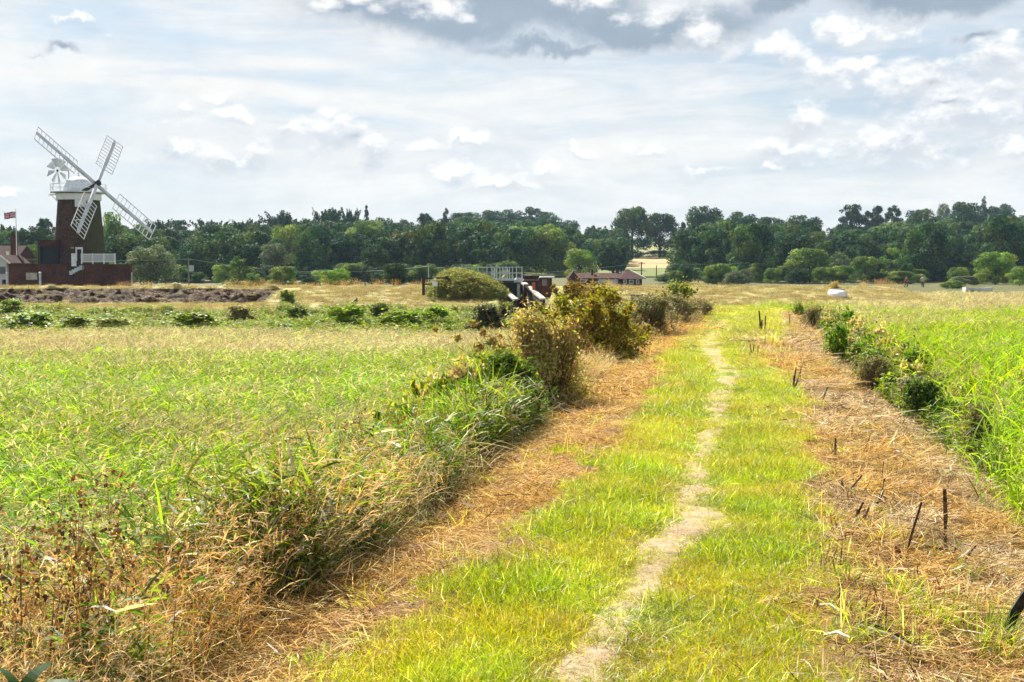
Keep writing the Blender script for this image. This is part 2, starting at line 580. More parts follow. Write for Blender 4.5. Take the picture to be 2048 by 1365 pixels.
ue = np.concatenate([np.arange(-6.5, -2.4, .3), np.arange(-2.4, 4, 0.08), np.arange(4, 6.6, .3)])
link('path_embankment', grid_mesh('path_embankment', ue[::-1], np.arange(-6, 71.5, 0.12), emb_fn, M_emb), kind='structure')


def track_fn(a, b):
    c = TC(b) + (vn(b, b * 0, 0.9, 33) - .5) * .12
    wl = TW(b) * (0.75 + 0.7 * vn(b, b * 0 - 1, 1.7, 35)); wr = TW(b) * (0.75 + 0.7 * vn(b, b * 0 + 5, 1.7, 36))
    u = c + np.where(a < 0, a * wl, a * wr) * 1.25
    x, y = su2xy(b, u)
    return x, y, emb_z(b, u) + 0.012 - 0.03 * np.abs(a) ** 4


link('footpath', grid_mesh('footpath', np.linspace(-1, 1, 9)[::-1], np.arange(-6, 57, 0.06), track_fn, M_dirt), kind='structure')

# sea bank crossing the view: ledges on the near side, cut on the left, dry grass on the right
BY = 100.0
_by = [-30, -22, -17, -13.0, -11.5, -6.2, -5.0, -0.8, 0.6, 3.2, 5, 11]
_bz = [-.75, -.45, -.1, 0.42, 0.55, 0.66, 0.85, 1.72, 1.85, 1.86, 1.6, 0.2]
_cy = [-30, -22, -17, -13, -11, -8, -4, -0.8, 0.6, 3.2, 5, 11]
_cz2 = [-.75, -.5, -.3, .05, .30, .80, 1.35, 1.74, 1.85, 1.86, 1.6, 0.2]


def sea_z(X, Y):
    X = np.asarray(X, float); Y = np.asarray(Y, float)
    v = Y - BY - 0.25 * np.clip(X - 24, 0, 20) ** 1.3
    zl = np.interp(v, _by, _bz); zr = np.interp(v, _cy, _cz2)
    k = np.clip((X + 18.5) / 1.6, 0, 1)
    z = zl * (1 - k) + zr * k
    rough = np.where((X < -18) & (v > -6) & (v < -0.6), 0.95, 0.12)
    rough = np.where((X < -15) & (v > -15) & (v < -11), 0.3, rough)
    z = z + (fbm(X, Y, 1.3, 21) - 0.5) * rough * 1.3 + (fbm(X, Y, 0.25, 22) - 0.5) * 0.12
    # right end falls away, and a gap for the sluice
    z = z - np.clip((X - 30) / 7, 0, 1) ** 1.5 * 3.0
    gap = np.clip(1 - np.abs(X - 1.2) / 2.2, 0, 1)
    gap = np.clip(gap * 2.5, 0, 1)
    return z * (1 - gap) + np.minimum(z, -0.75) * gap


def mat_seabank():
    m, N = new_mat('sea_bank_turf')
    ge = N.n('ShaderNodeNewGeometry'); sp = N.n('ShaderNodeSeparateXYZ'); p = ge.outputs['Position']; N.L(p, sp.inputs[0])
    a = N.noise(p, 0.35, 8, 0.65); b = N.noise(N.v('MULTIPLY', p, (1, 1, 2.5)), 2.6, 8, 0.7); d = N.noise(p, 14, 4, 0.7)
    straw = N.mix(N.smooth(a, 0.4, 0.62), (0.58, 0.47, 0.20), (0.46, 0.45, 0.14))
    straw = N.mix(N.smooth(b, 0.5, 0.66), straw, (0.34, 0.24, 0.13))
    earth = N.mix(N.smooth(b, 0.46, 0.66), (0.045, 0.026, 0.013), (0.30, 0.185, 0.09))
    # freshly cut earth: left half, between the ledge and the crest
    z = N.m('ADD', sp.outputs[2], N.m('MULTIPLY', N.m('SUBTRACT', a, 0.5), 0.3))
    cut = N.m('MULTIPLY', N.m('MULTIPLY', N.smooth(z, 0.75, 0.85), N.smooth(z, 1.80, 1.70)), N.smooth(N.m('ADD', sp.outputs[0], N.m('MULTIPLY', a, 2)), -16.6, -17.4))
    cut2 = N.m('MULTIPLY', N.m('MULTIPLY', N.smooth(z, 0.0, 0.1), N.smooth(z, 0.50, 0.40)), N.smooth(sp.outputs[0], -14, -15))
    c = N.mix(N.m('MAXIMUM', cut, cut2), straw, earth)
    c = N.mix(1.0, c, (.75, .75, .75), 'MULTIPLY')
    return finish(m, N, c, 0.9, 0.15, N.m('ADD', b, d), 1.0, 0.08)


link('sea_bank', grid_mesh('sea_bank', np.concatenate([np.arange(-110, -48, 1.5), np.arange(-48, 42, 0.16)])[::-1], np.concatenate([np.arange(70, 84, .7), np.arange(84, 104, 0.13), np.arange(104, 125, 1.0)]),
                           lambda a, b: (a, b, sea_z(a, b)), mat_seabank()), kind='structure')

# hill field seen through the gap in the trees
def strip(name, x0, x1, ya, yb, mat, dz=0.25, n=24):
    return link(name, grid_mesh(name, np.linspace(0, 1, n)[::-1], np.linspace(ya, yb, n), lambda a, b: ((x0 + a * (x1 - x0) - 1024) / F_PX * b, b, far_z((x0 + a * (x1 - x0) - 1024) / F_PX * b, b) + dz), mat), kind='structure')


strip('stubble_field', 1040, 1352, 360, 462, M_field)
M_fg = mat_ground('field_grass', [(0.16, 0.2, 0.05), (0.22, 0.25, 0.07), (0.1, 0.12, 0.04)], 0.05, 0.1)
strip('meadow', 1020, 1360, 290, 359, M_fg)
M_far = mat_ground('far_field_grass', [(0.26, 0.27, 0.10), (0.24, 0.26, 0.09), (0.3, 0.26, 0.1)], 0.02, 0.1)
strip('far_meadow', 1150, 1420, 480, 700, M_far)

# ------------------------------------------------------------------ vegetation builders
def blades(rng, base, az, lean, L, W, bend, col, seg=3, tip=None, twist=None, shape=0.6):
    n = len(base)
    t = np.linspace(0, 1, seg + 1)[None, :]
    h = np.stack([np.cos(az), np.sin(az)], -1)
    lean = lean[:, None]; bend = bend[:, None]; L = L[:, None]
    ang = lean + bend * t                      # angle from vertical along the blade
    dt = np.diff(np.concatenate([np.zeros((1, 1)), t], 1), axis=1)
    hx = np.cumsum(np.sin(ang) * dt, 1) * L
    hz = np.cumsum(np.cos(ang) * dt, 1) * L
    ctr = np.zeros((n, seg + 1, 3))
    ctr[:, :, 0] = base[:, None, 0] + hx * h[:, None, 0]
    ctr[:, :, 1] = base[:, None, 1] + hx * h[:, None, 1]
    ctr[:, :, 2] = base[:, None, 2] + hz
    tw = rng.uniform(-1.2, 1.2, n) if twist is None else twist
    side = np.stack([-h[:, 1] * np.cos(tw), h[:, 0] * np.cos(tw), np.sin(tw)], -1)
    prof = np.clip((1 - t) ** shape * np.minimum(1, 0.45 + t * 3), 0.06, 1)
    wv = side[:, None, :] * (W[:, None] * prof * 0.5)[:, :, None]
    V = np.stack([ctr - wv, ctr + wv], 2).reshape(-1, 3)
    k = seg + 1
    i = (np.arange(n) * k * 2)[:, None] + (np.arange(seg) * 2)[None, :]
    F = np.stack([i, i + 1, i + 3, i + 2], -1).reshape(-1, 4)
    c0 = np.repeat(col[:, None, :], k, 1)
    if tip is not None:
        c0 = c0 * (1 - t[:, :, None] ** 2) + tip[:, None, :] * t[:, :, None] ** 2
    Cc = np.repeat(c0[:, :, None, :], 2, 2).reshape(-1, 3)
    return V, F, Cc, ctr


def cat(parts):
    V = []; F = []; Cc = []; o = 0
    for p in parts:
        V.append(p[0]); F.append(p[1] + o); Cc.append(p[2]); o += len(p[0])
    return np.concatenate(V), np.concatenate(F), np.concatenate(Cc)


def pick(rng, n, pal, jit=0.18):
    pal = np.array(pal); c = pal[rng.randint(0, len(pal), n)]
    return c * rng.uniform(1 - jit, 1 + jit, (n, 1)) * rng.uniform(1 - jit / 3, 1 + jit / 3, (n, 3))


def leaf_quads(rng, c, size, col, nrm=None, asp=1.6, nb=1.2):
    """diamond leaves at points c"""
    n = len(c)
    a = rng.normal(size=(n, 3)); 
    if nrm is not None:
        a = a + nrm * nb
    a /= np.linalg.norm(a, axis=1)[:, None] + 1e-9
    b = rng.normal(size=(n, 3)); b -= a * (a * b).sum(1)[:, None]; b /= np.linalg.norm(b, axis=1)[:, None] + 1e-9
    d = np.cross(a, b)
    s = (size * 0.5)[:, None]
    V = np.stack([c - b * s * asp, c + d * s, c + b * s * asp, c - d * s], 1).reshape(-1, 3)
    F = np.arange(n * 4).reshape(-1, 4)
    return V, F, np.repeat(col, 4, 0)


U = lambda rng, a, b, n: rng.uniform(a, b, n)


def grass_patch(seed, half=0.2, n=620, hmin=.025, hmax=.075, pal=None, dry=0.12, w=.0035):
    rng = np.random.RandomState(seed)
    pal = pal or [(.33, .40, .012), (.27, .36, .012), (.40, .44, .02), (.20, .29, .015), (.44, .42, .03)]
    r = half * 1.25
    b = np.stack([U(rng, -r, r, n), U(rng, -r, r, n), np.full(n, -.006)], -1)
    clump = vn(b[:, 0] + seed, b[:, 1], 14, seed) ** 1.5 * 1.3
    col = pick(rng, n, pal) * (1.12 - .35 * clump[:, None])
    gl = rng.rand(n) < .035; col[gl] = (.75, .78, .55)
    d = rng.rand(n) < dry; col[d] = pick(rng, d.sum(), [(.52, .42, .22), (.46, .34, .17)])
    L = U(rng, hmin, hmax, n) * (0.55 + clump * 1.0)
    return blades(rng, b, U(rng, 0, 6.283, n), U(rng, .1, .9, n), L, U(rng, w * .6, w * 1.4, n), U(rng, .1, 1.1, n), col, 2, col * np.array([1.25, 1.15, .9]))[:3]


def straw_patch(seed, half=.3, n=300, sticks=3, pal=None):
    rng = np.random.RandomState(seed)
    pal = pal or [(.72, .48, .17), (.56, .34, .10), (.86, .68, .34), (.36, .20, .07), (.82, .58, .22), (.12, .065, .03)]
    r = half * 1.3
    b = np.stack([U(rng, -r, r, n), U(rng, -r, r, n), U(rng, 0, .03, n)], -1)
    L = U(rng, .05, .24, n)
    b[:, 2] = np.clip(vn(b[:, 0] * 4, b[:, 1] * 4, 1, seed) - .35, 0, 1) * .09
    p1 = blades(rng, b, rng.normal(seed * 1.3, 1.1, n), U(rng, .8, 1.6, n), L, U(rng, .003, .009, n), U(rng, -.4, 1.3, n), pick(rng, n, pal, .35), 3)[:3]
    m = sticks
    if m:
        b = np.stack([U(rng, -r, r, m), U(rng, -r, r, m), U(rng, .01, .04, m)], -1)
        p2 = blades(rng, b, U(rng, 0, 6.283, m), U(rng, 1.3, 1.6, m), U(rng, .08, .26, m), U(rng, .005, .013, m), U(rng, -.1, .3, m), pick(rng, m, [(.72, .66, .56), (.08, .05, .03), (.3, .18, .1), (.7, .6, .45)], .2), 3, shape=.1)[:3]
        return cat([p1, p2])
    return p1


def reed_patch(seed, half=.5, n=90, h=(1.0, 1.45), green=None, dryfrac=.25, plume=.3, lean=.18, lw=(.012, .026)):
    rng = np.random.RandomState(seed)
    green = green or [(.15, .25, .02), (.20, .30, .02), (.11, .20, .03), (.26, .32, .03)]
    r = half * 1.15
    b = np.stack([U(rng, -r, r, n), U(rng, -r, r, n), np.zeros(n)], -1)
    az = rng.normal(0.3, 1.3, n); L = U(rng, h[0], h[1], n)
    isdry = rng.rand(n) < dryfrac
    gc = pick(rng, n, green); dc = pick(rng, n, [(.54, .47, .33), (.62, .56, .44), (.40, .29, .16)])
    col = np.where(isdry[:, None], dc, gc)
    st = blades(rng, b, az, U(rng, 0, lean, n), L, np.full(n, .006), U(rng, .0, .35, n), col * .8, 4, shape=.05)
    parts = [st[:3]]
    ctr = st[3]
    for k in range(5):
        f = rng.uniform(.25, .97, n) * 4
        i0 = np.clip(f.astype(int), 0, 3); fr = (f - i0)[:, None]
        pos = ctr[np.arange(n), i0] * (1 - fr) + ctr[np.arange(n), i0 + 1] * fr
        parts.append(blades(rng, pos, az + rng.choice([-1, 1], n) * U(rng, .6, 2.2, n), U(rng, .25, .9, n), U(rng, .2, .45, n), U(rng, lw[0], lw[1], n), U(rng, .2, 1.5, n), col * rng.uniform(.8, 1.25, (n, 1)), 3)[:3])
    q = rng.rand(n) < plume
    if q.sum():
        tops = ctr[q][:, -1]; m = q.sum()
        for k in range(5):
            parts.append(blades(rng, tops - np.array([0, 0, .03 * k]), az[q] + rng.normal(0, .7, m), U(rng, .1, 1.0, m), U(rng, .06, .16, m), U(rng, .008, .02, m), U(rng, .3, 1.3, m), pick(rng, m, [(.46, .34, .24), (.38, .26, .20), (.60, .50, .38), (.30, .24, .22)]), 2)[:3])
    return cat(parts)


def plume_patch(seed, half=.35, n=38, h=(.7, 1.2), pal=None, head=12):
    """tall dry meadow grass: fine leaning stems with airy seed heads"""
    rng = np.random.RandomState(seed)
    pal = pal or [(.68, .53, .29), (.60, .43, .20), (.74, .62, .40), (.46, .28, .11)]
    b = np.stack([U(rng, -half, half, n), U(rng, -half, half, n), np.zeros(n)], -1)
    az = rng.normal(.2, 1.3, n); col = pick(rng, n, pal)
    st = blades(rng, b, az, U(rng, .02, .3, n), U(rng, h[0], h[1], n), U(rng, .003, .005, n), U(rng, .1, .9, n), col * .85, 5, shape=.15)
    parts = [st[:3]]; ctr = st[3]
    for k in range(head):
        f = U(rng, 3.3, 5, n); i0 = np.clip(f.astype(int), 0, 4); fr = (f - i0)[:, None]
        pos = ctr[np.arange(n), i0] * (1 - fr) + ctr[np.arange(n), i0 + 1] * fr
        parts.append(blades(rng, pos, az + rng.normal(0, 1.4, n), U(rng, .2, 1.2, n), U(rng, .03, .10, n), U(rng, .004, .010, n), U(rng, .0, 1.2, n), col * rng.uniform(.75, 1.4, (n, 1)), 2)[:3])
    m = n
    parts.append(blades(rng, np.stack([U(rng, -half, half, m), U(rng, -half, half, m), np.zeros(m)], -1), U(rng, 0, 6.28, m), U(rng, .1, .8, m), U(rng, .2, .6, m), U(rng, .004, .010, m), U(rng, .5, 1.9, m),
                        pick(rng, m, [(.55, .44, .20), (.20, .30, .03), (.14, .22, .02), (.65, .55, .35), (.28, .34, .04)]), 4)[:3])
    return cat(parts)


def leafy_patch(seed, half=.35, n=26, h=(.6, 1.1), pal=None, leaf=(.10, .22), lw=(.018, .04), white=.08):
    """upright leafy stems: nettles, willowherb, young reeds"""
    rng = np.random.RandomState(seed)
    pal = pal or [(.07, .16, .02), (.13, .25, .02), (.21, .33, .03), (.05, .11, .03)]
    b = np.stack([U(rng, -half, half, n), U(rng, -half, half, n), np.zeros(n)], -1)
    az = U(rng, 0, 6.28, n)
    st = blades(rng, b, az, U(rng, .0, .3, n), U(rng, h[0], h[1], n), U(rng, .005, .009, n), U(rng, .0, .4, n), pick(rng, n, [(.12, .12, .03), (.2, .1, .05)]), 4, shape=.1)
    parts = [st[:3]]; ctr = st[3]
    for k in range(13):
        f = U(rng, .5, 4, n); i0 = np.clip(f.astype(int), 0, 3); fr = (f - i0)[:, None]
        pos = ctr[np.arange(n), i0] * (1 - fr) + ctr[np.arange(n), i0 + 1] * fr
        c = pick(rng, n, pal, .25); w = rng.rand(n) < white
        c[w] = pick(rng, w.sum(), [(.72, .68, .55), (.6, .5, .3)])
        parts.append(blades(rng, pos, U(rng, 0, 6.28, n), U(rng, .5, 1.4, n), U(rng, leaf[0], leaf[1], n), U(rng, lw[0], lw[1], n), U(rng, .2, 1.2, n), c, 3, shape=.5)[:3])
    return cat(parts)


def dead_patch(seed, half=.4, n=9, h=(.7, 1.2)):
    """dark branching dead dock and umbellifer stems with clustered seed heads"""
    rng = np.random.RandomState(seed)
    b = np.stack([U(rng, -half, half, n), U(rng, -half, half, n), np.zeros(n)], -1)
    pal = [(.14, .07, .03), (.22, .11, .05), (.10, .06, .04)]
    st = blades(rng, b, U(rng, 0, 6.28, n), U(rng, .0, .2, n), U(rng, h[0], h[1], n), U(rng, .007, .012, n), U(rng, .0, .3, n), pick(rng, n, pal), 4, shape=.2)
    parts = [st[:3]]; ctr = st[3]
    for k in range(7):
        f = U(rng, 1.6, 4, n); i0 = np.clip(f.astype(int), 0, 3); fr = (f - i0)[:, None]
        pos = ctr[np.arange(n), i0] * (1 - fr) + ctr[np.arange(n), i0 + 1] * fr
        br = blades(rng, pos, U(rng, 0, 6.28, n), U(rng, .3, .8, n), U(rng, .12, .3, n), U(rng, .004, .006, n), U(rng, -.4, .1, n), pick(rng, n, pal), 2, shape=.2)
        parts.append(br[:3])
        e = np.repeat(br[3][:, -1], 7, 0)
        e = e + rng.normal(0, .022, e.shape)
        parts.append(leaf_quads(rng, e, U(rng, .01, .024, len(e)), pick(rng, len(e), [(.16, .08, .03), (.3, .17, .07), (.08, .05, .03)])))
    return cat(parts)


def tangle_patch(seed, half=.4, n=260, pal=None, top=.45):
    """collapsed dry stems lying over each other"""
    rng = np.random.RandomState(seed)
    pal = pal or [(.66, .56, .36), (.5, .36, .17), (.78, .72, .56), (.24, .30, .05), (.3, .34, .06)]
    b = np.stack([U(rng, -half, half, n), U(rng, -half, half, n), U(rng, 0, 1, n) ** 2 * top], -1)
    return blades(rng, b, rng.normal(2.6, 1.1, n), U(rng, .5, 1.6, n), U(rng, .15, .55, n), U(rng, .003, .009, n), U(rng, -.3, 1.3, n), pick(rng, n, pal, .3), 4, shape=.25)[:3]


def bush_mesh(seed, n=9000, leaf=.05, pal=None, twigs=160, blobs=14, flat=1.0, asp=1.6, dead=.0, holes=.25):
    """canonical bush: about 1 wide, 1 high, standing on z = 0; leaves in clumps with gaps and twigs showing"""
    rng = np.random.RandomState(seed)
    pal = pal or [(.08, .16, .02), (.12, .2, .03)]
    cs = []
    for i in range(blobs):
        th = rng.uniform(0, 6.28); z = rng.uniform(.04, 1) ** 1.25 * .88; rr = .38 * math.sqrt(rng.uniform(0, 1)) * (1.12 - z * .75)
        cs.append((rr * math.cos(th), rr * math.sin(th), z, rng.uniform(.08, .18)))
    for i in range(10):
        th = rng.uniform(0, 6.28); rr = .26 * math.sqrt(rng.uniform(0, 1)); z0 = rng.uniform(.35, .62); lx = rng.normal(0, .05)
        for q in range(5):
            cs.append((rr * math.cos(th) + lx * q, rr * math.sin(th), z0 + q * .07, .06 - .008 * q))
    blobs = len(cs)
    cs = np.array(cs)
    wq = cs[:, 3] ** 1.6; k = rng.choice(blobs, n, p=wq / wq.sum())
    d = rng.normal(size=(n, 3)); d /= np.linalg.norm(d, axis=1)[:, None]
    rr = cs[k, 3] * rng.uniform(.45, 1.0, n) * rng.choice([1, 1, 1, 1.45], n)
    gs = rng.rand(n) < .45
    rr = np.where(gs, cs[k, 3] * np.abs(rng.normal(0, 1.0, n)) + .01, rr)
    p = cs[k, :3] + d * rr[:, None]
    p[:, 2] = np.abs(p[:, 2])
    keep = vn(p[:, 0] * 9 + 5, p[:, 1] * 9 + p[:, 2] * 7, 1.0, seed) > holes
    p = p[keep]; d = d[keep]
    col = pick(rng, len(p), pal, .22)
    parts = [leaf_quads(rng, p, rng.uniform(.6, 1.3, len(p)) * leaf, col, d, asp)]
    # twigs from the root outwards
    m = twigs
    tgt = cs[rng.randint(0, blobs, m), :3] + rng.normal(0, .13, (m, 3)); tgt[:, 2] = np.clip(tgt[:, 2] + rng.uniform(0, .2, m), .1, 1.08)
    b = np.stack([rng.normal(0, .09, m), rng.normal(0, .09, m), np.zeros(m)], -1)
    dv = tgt - b; L = np.linalg.norm(dv, axis=1)
    parts.append(blades(rng, b, np.arctan2(dv[:, 1], dv[:, 0]), np.arccos(np.clip(dv[:, 2] / L, -1, 1)), L, U(rng, .006, .012, m), rng.normal(0, .25, m), pick(rng, m, [(.12, .07, .04), (.2, .13, .08)]), 4, shape=.5)[:3])
    return cat(parts)


def crown_mesh(seed, kind='broad', n=5200, leaf=.035, pal=None):
    """canonical tree crown: 1 wide, 1 high, z from 0 to 1"""
    rng = np.random.RandomState(seed)
    pal = pal or [(.045, .085, .02), (.06, .11, .025), (.035, .07, .02), (.08, .12, .03)]
    cs = []
    if kind == 'broad':
        for i in range(46):
            z = rng.uniform(.14, .9); R0 = .40 * math.sqrt(max(.04, 1 - ((z - .42) / .56) ** 2))
            th = rng.uniform(0, 6.28); rr = R0 * math.sqrt(rng.uniform(.15, 1.1))
            cs.append((rr * math.cos(th), rr * math.sin(th), z, rng.uniform(.08, .165), .85))
    elif kind == 'pine':          # flat layered clumps on a clear stem
        for i in range(50):
            z = rng.uniform(.35, .93); R0 = .42 * (0.55 + .5 * math.sin(z * 3.1))
            th = rng.uniform(0, 6.28); rr = R0 * math.sqrt(rng.uniform(.05, 1))
            cs.append((rr * math.cos(th), rr * math.sin(th), z, rng.uniform(.07, .15), .5))
    elif kind == 'conifer':
        for i in range(60):
            z = rng.uniform(.06, .97); R0 = .42 * (1 - z) ** .75 + .02
            th = rng.uniform(0, 6.28); rr = R0 * rng.uniform(.3, 1.0)
            cs.append((rr * math.cos(th), rr * math.sin(th), z, .05 + .09 * (1 - z), .6))
    elif kind == 'spiky':         # ragged dark cypress-like top with upswept points
        for i in range(44):
            z = rng.uniform(.08, .74); R0 = .40 * (1 - z * .45)
            th = rng.uniform(0, 6.28); rr = R0 * math.sqrt(rng.uniform(.1, 1))
            cs.append((rr * math.cos(th), rr * math.sin(th), z, rng.uniform(.07, .12), 1.0))
        for i in range(17):
            th = rng.uniform(0, 6.28); rr = .42 * math.sqrt(rng.uniform(.0, 1)); z0 = .66 + rng.uniform(-.08, .10)
            for q in range(4):
                cs.append((rr * math.cos(th) * (1 + .16 * q) + rng.normal(0, .01), rr * math.sin(th) * (1 + .16 * q), z0 + q * .045, .062 - q * .012, 1.1))
    elif kind == 'open':
        for i in range(34):
            z = rng.uniform(.12, .93); R0 = .42 * math.sqrt(max(.05, 1 - ((z - .5) / .56) ** 2))
            th = rng.uniform(0, 6.28); rr = R0 * math.sqrt(rng.uniform(.1, 1.1))
            cs.append((rr * math.cos(th), rr * math.sin(th), z, rng.uniform(.05, .10), .9))
    cs = np.array(cs); wgt = cs[:, 3] ** 2; wgt /= wgt.sum()
    k = rng.choice(len(cs), n, p=wgt)
    d = rng.normal(size=(n, 3)); d[:, 2] += .25; d /= np.linalg.norm(d, axis=1)[:, None]
    rr = cs[k, 3] * rng.uniform(.72, 1.18, n)
    off = d * rr[:, None]; off[:, 2] *= cs[k, 4]
    p = cs[k, :3] + off; p[:, 2] = np.clip(p[:, 2], 0.0, 1.02)
    cb = pick(rng, len(cs), pal, .22)
    col = cb[k] * rng.uniform(.8, 1.2, (n, 1))
    parts = [leaf_quads(rng, p, rng.uniform(.6, 1.3, n) * leaf, col, d, 1.3, 2.6)]
    return cat(parts)


def trunk_mesh(seed, kind='broad'):
    rng = np.random.RandomState(seed)
    mb = MB()
    mb.tube([(0, 0, -.03), (.005, 0, .1), (-.01, .01, .35), (.0, .0, .62), (.01, 0, .82)], [.042, .03, .023, .014, .005], 7)
    for i in range(9):
        a = rng.uniform(0, 6.28); z = rng.uniform(.18, .62); l = rng.uniform(.18, .34)
        up = rng.uniform(.05, .22)
        mb.tube([(0, 0, z), (math.cos(a) * l * .5, math.sin(a) * l * .5, z + up * .6), (math.cos(a) * l, math.sin(a) * l, z + up)], [.013, .008, .003], 5)
    return mb.mesh('trunk', M_bark)


# ------------------------------------------------------------------ scatter with geometry nodes
def scatter(name, pts, rotz, scale, variants, mat, idx=None, tilt=None, **props):
    """one object whose points carry many copies of a few clump meshes"""
    n = len(pts)
    me = bpy.data.meshes.new(name); me.vertices.add(n); me.vertices.foreach_set('co', np.asarray(pts, np.float32).ravel())
    rot = np.zeros((n, 3), np.float32); rot[:, 2] = rotz
    if tilt is not None:
        rot[:, :2] = tilt
    a = me.attributes.new('rot', 'FLOAT_VECTOR', 'POINT'); a.data.foreach_set('vector', rot.ravel())
    sc = np.asarray(scale, np.float32)
    if sc.ndim == 1:
        sc = np.repeat(sc[:, None], 3, 1)
    a = me.attributes.new('scl', 'FLOAT_VECTOR', 'POINT'); a.data.foreach_set('vector', sc.ravel())
    if idx is None:
        idx = R.randint(0, len(variants), n)
    a = me.attributes.new('pick', 'INT', 'POINT'); a.data.foreach_set('value', np.asarray(idx, np.int32))
    o = link(name, me, **props)
    g = bpy.data.node_groups.new(name, 'GeometryNodeTree')
    g.interface.new_socket('Geometry', in_out='INPUT', socket_type='NodeSocketGeometry')
    g.interface.new_socket('Geometry', in_out='OUTPUT', socket_type='NodeSocketGeometry')
    gi = g.nodes.new('NodeGroupInput'); go = g.nodes.new('NodeGroupOutput')
    ip = g.nodes.new('GeometryNodeInstanceOnPoints'); jn = g.nodes.new('GeometryNodeJoinGeometry')
    # newest link comes first in a join, so add them in reverse
    for v in reversed(variants):
        src = bpy.data.objects.new(name + '_clump', v)
        oi = g.nodes.new('GeometryNodeObjectInfo'); oi.inputs['Object'].default_value = src
        ti = g.nodes.new('GeometryNodeGeometryToInstance')
        g.links.new(oi.outputs['Geometry'], ti.inputs[0]); g.links.new(ti.outputs[0], jn.inputs[0])
    def named(nm, t):
        a = g.nodes.new('GeometryNodeInputNamedAttribute'); a.data_type = t; a.inputs['Name'].default_value = nm
        return a.outputs['Attribute']
    g.links.new(gi.outputs[0], ip.inputs['Points']); g.links.new(jn.outputs[0], ip.inputs['Instance'])
    ip.inputs['Pick Instance'].default_value = True
    g.links.new(named('pick', 'INT'), ip.inputs['Instance Index'])
    g.links.new(named('rot', 'FLOAT_VECTOR'), ip.inputs['Rotation']); g.links.new(named('scl', 'FLOAT_VECTOR'), ip.inputs['Scale'])
    g.links.new(ip.outputs[0], go.inputs[0])
    md = o.modifiers.new('scatter', 'NODES'); md.node_group = g
    return o


def vmesh(name, data, mat):
    return mesh_np(name, data[0], data[1], mat, data[2])


def in_view(X, Y, marg=2.0):
    return np.abs(X) < 0.42 * Y + marg


# ---- mown grass on the path crest
gp = [vmesh('grass_clump', grass_patch(100 + i, n=800), M_grass) for i in range(5)]
gd = [vmesh('grass_clump_dense', grass_patch(120 + i, n=520, hmin=.04, hmax=.12, dry=.05, w=.005, pal=[(.24, .34, .015), (.32, .40, .02), (.17, .27, .02)]), M_grass) for i in range(2)]
S = []; 
s = 3.0
pts = []; sc = []; ix = []
for (s0, s1, step, k) in ((2.5, 14, .15, 1.0), (14, 30, .21, 1.35), (30, 63, .27, 1.9)):
    ss, uu = np.meshgrid(np.arange(s0, s1, step), np.arange(-2.2, 2.0, step), indexing='ij')
    ss = ss.ravel() + R.uniform(-.5, .5, ss.size) * step; uu = uu.ravel() + R.uniform(-.5, .5, uu.size) * step
    e = np.minimum(uu - L_edge(ss), R_edge(ss) - uu) + (fbm(uu, ss, 1.8, 41) - .5) * .38
    tr = track_in(ss, uu)
    dens = np.clip((e - .13 * k) / .12 + .5, 0, 1) * np.clip(.62 - tr / .06 + (fbm(uu, ss, 3.0, 48) - .5) * 1.0, 0.0, 1)
    thin = np.where(uu > TC(ss), .95 - .3 * (fbm(uu, ss, .9, 44) > .52), 1.0)
    keep = R.rand(ss.size) < dens * thin
    ss = ss[keep]; uu = uu[keep]; x, y = su2xy(ss, uu)
    pts.append(np.stack([x, y, emb_z(ss, uu)], -1))
    near = np.clip(-track_in(ss, uu) / .25, .35, 1)
    sc.append(np.stack([np.full(len(ss), k), np.full(len(ss), k), k ** .5 * near * (.6 + .9 * fbm(uu, ss, 1.1, 43))], -1))
    t = fbm(uu, ss, 2.2, 46)
    ix.append(np.where(t > .62, R.randint(5, 7, len(ss)), R.randint(0, 5, len(ss))))
pts = np.concatenate(pts); sc = np.concatenate(sc)
scatter('mown_grass', pts, R.uniform(0, 6.28, len(pts)), sc, gp + gd, M_grass, np.concatenate(ix), kind='stuff')
print('grass', len(pts))
gt_ = [vmesh('dark_tuft', grass_patch(140 + i, half=.06, n=130, hmin=.035, hmax=.085, dry=.03, w=.006, pal=[(.13, .25, .015), (.18, .31, .02), (.10, .19, .02)]), M_grass) for i in range(3)]
n = 4200; ss = 3 + 55 * R.rand(n) ** 1.3; uu = R.uniform(-1.2, 1.0, n)
k = (uu > L_edge(ss)) & (uu < R_edge(ss) - .05) & (R.rand(n) < np.where(uu > TC(ss), .75, .3)) & (fbm(uu, ss, 1.3, 51) > .50) & (track_in(ss, uu) < 0)
ss = ss[k]; uu = uu[k]; x, y = su2xy(ss, uu)
scatter('grass_tussocks', np.stack([x, y, emb_z(ss, uu)], -1), R.uniform(0, 6.28, len(x)), np.stack([R.uniform(.6, 1.8, len(x)), R.uniform(.5, 1.0, len(x)), R.uniform(.5, 1.1, len(x))], -1), gt_, M_grass, kind='stuff')

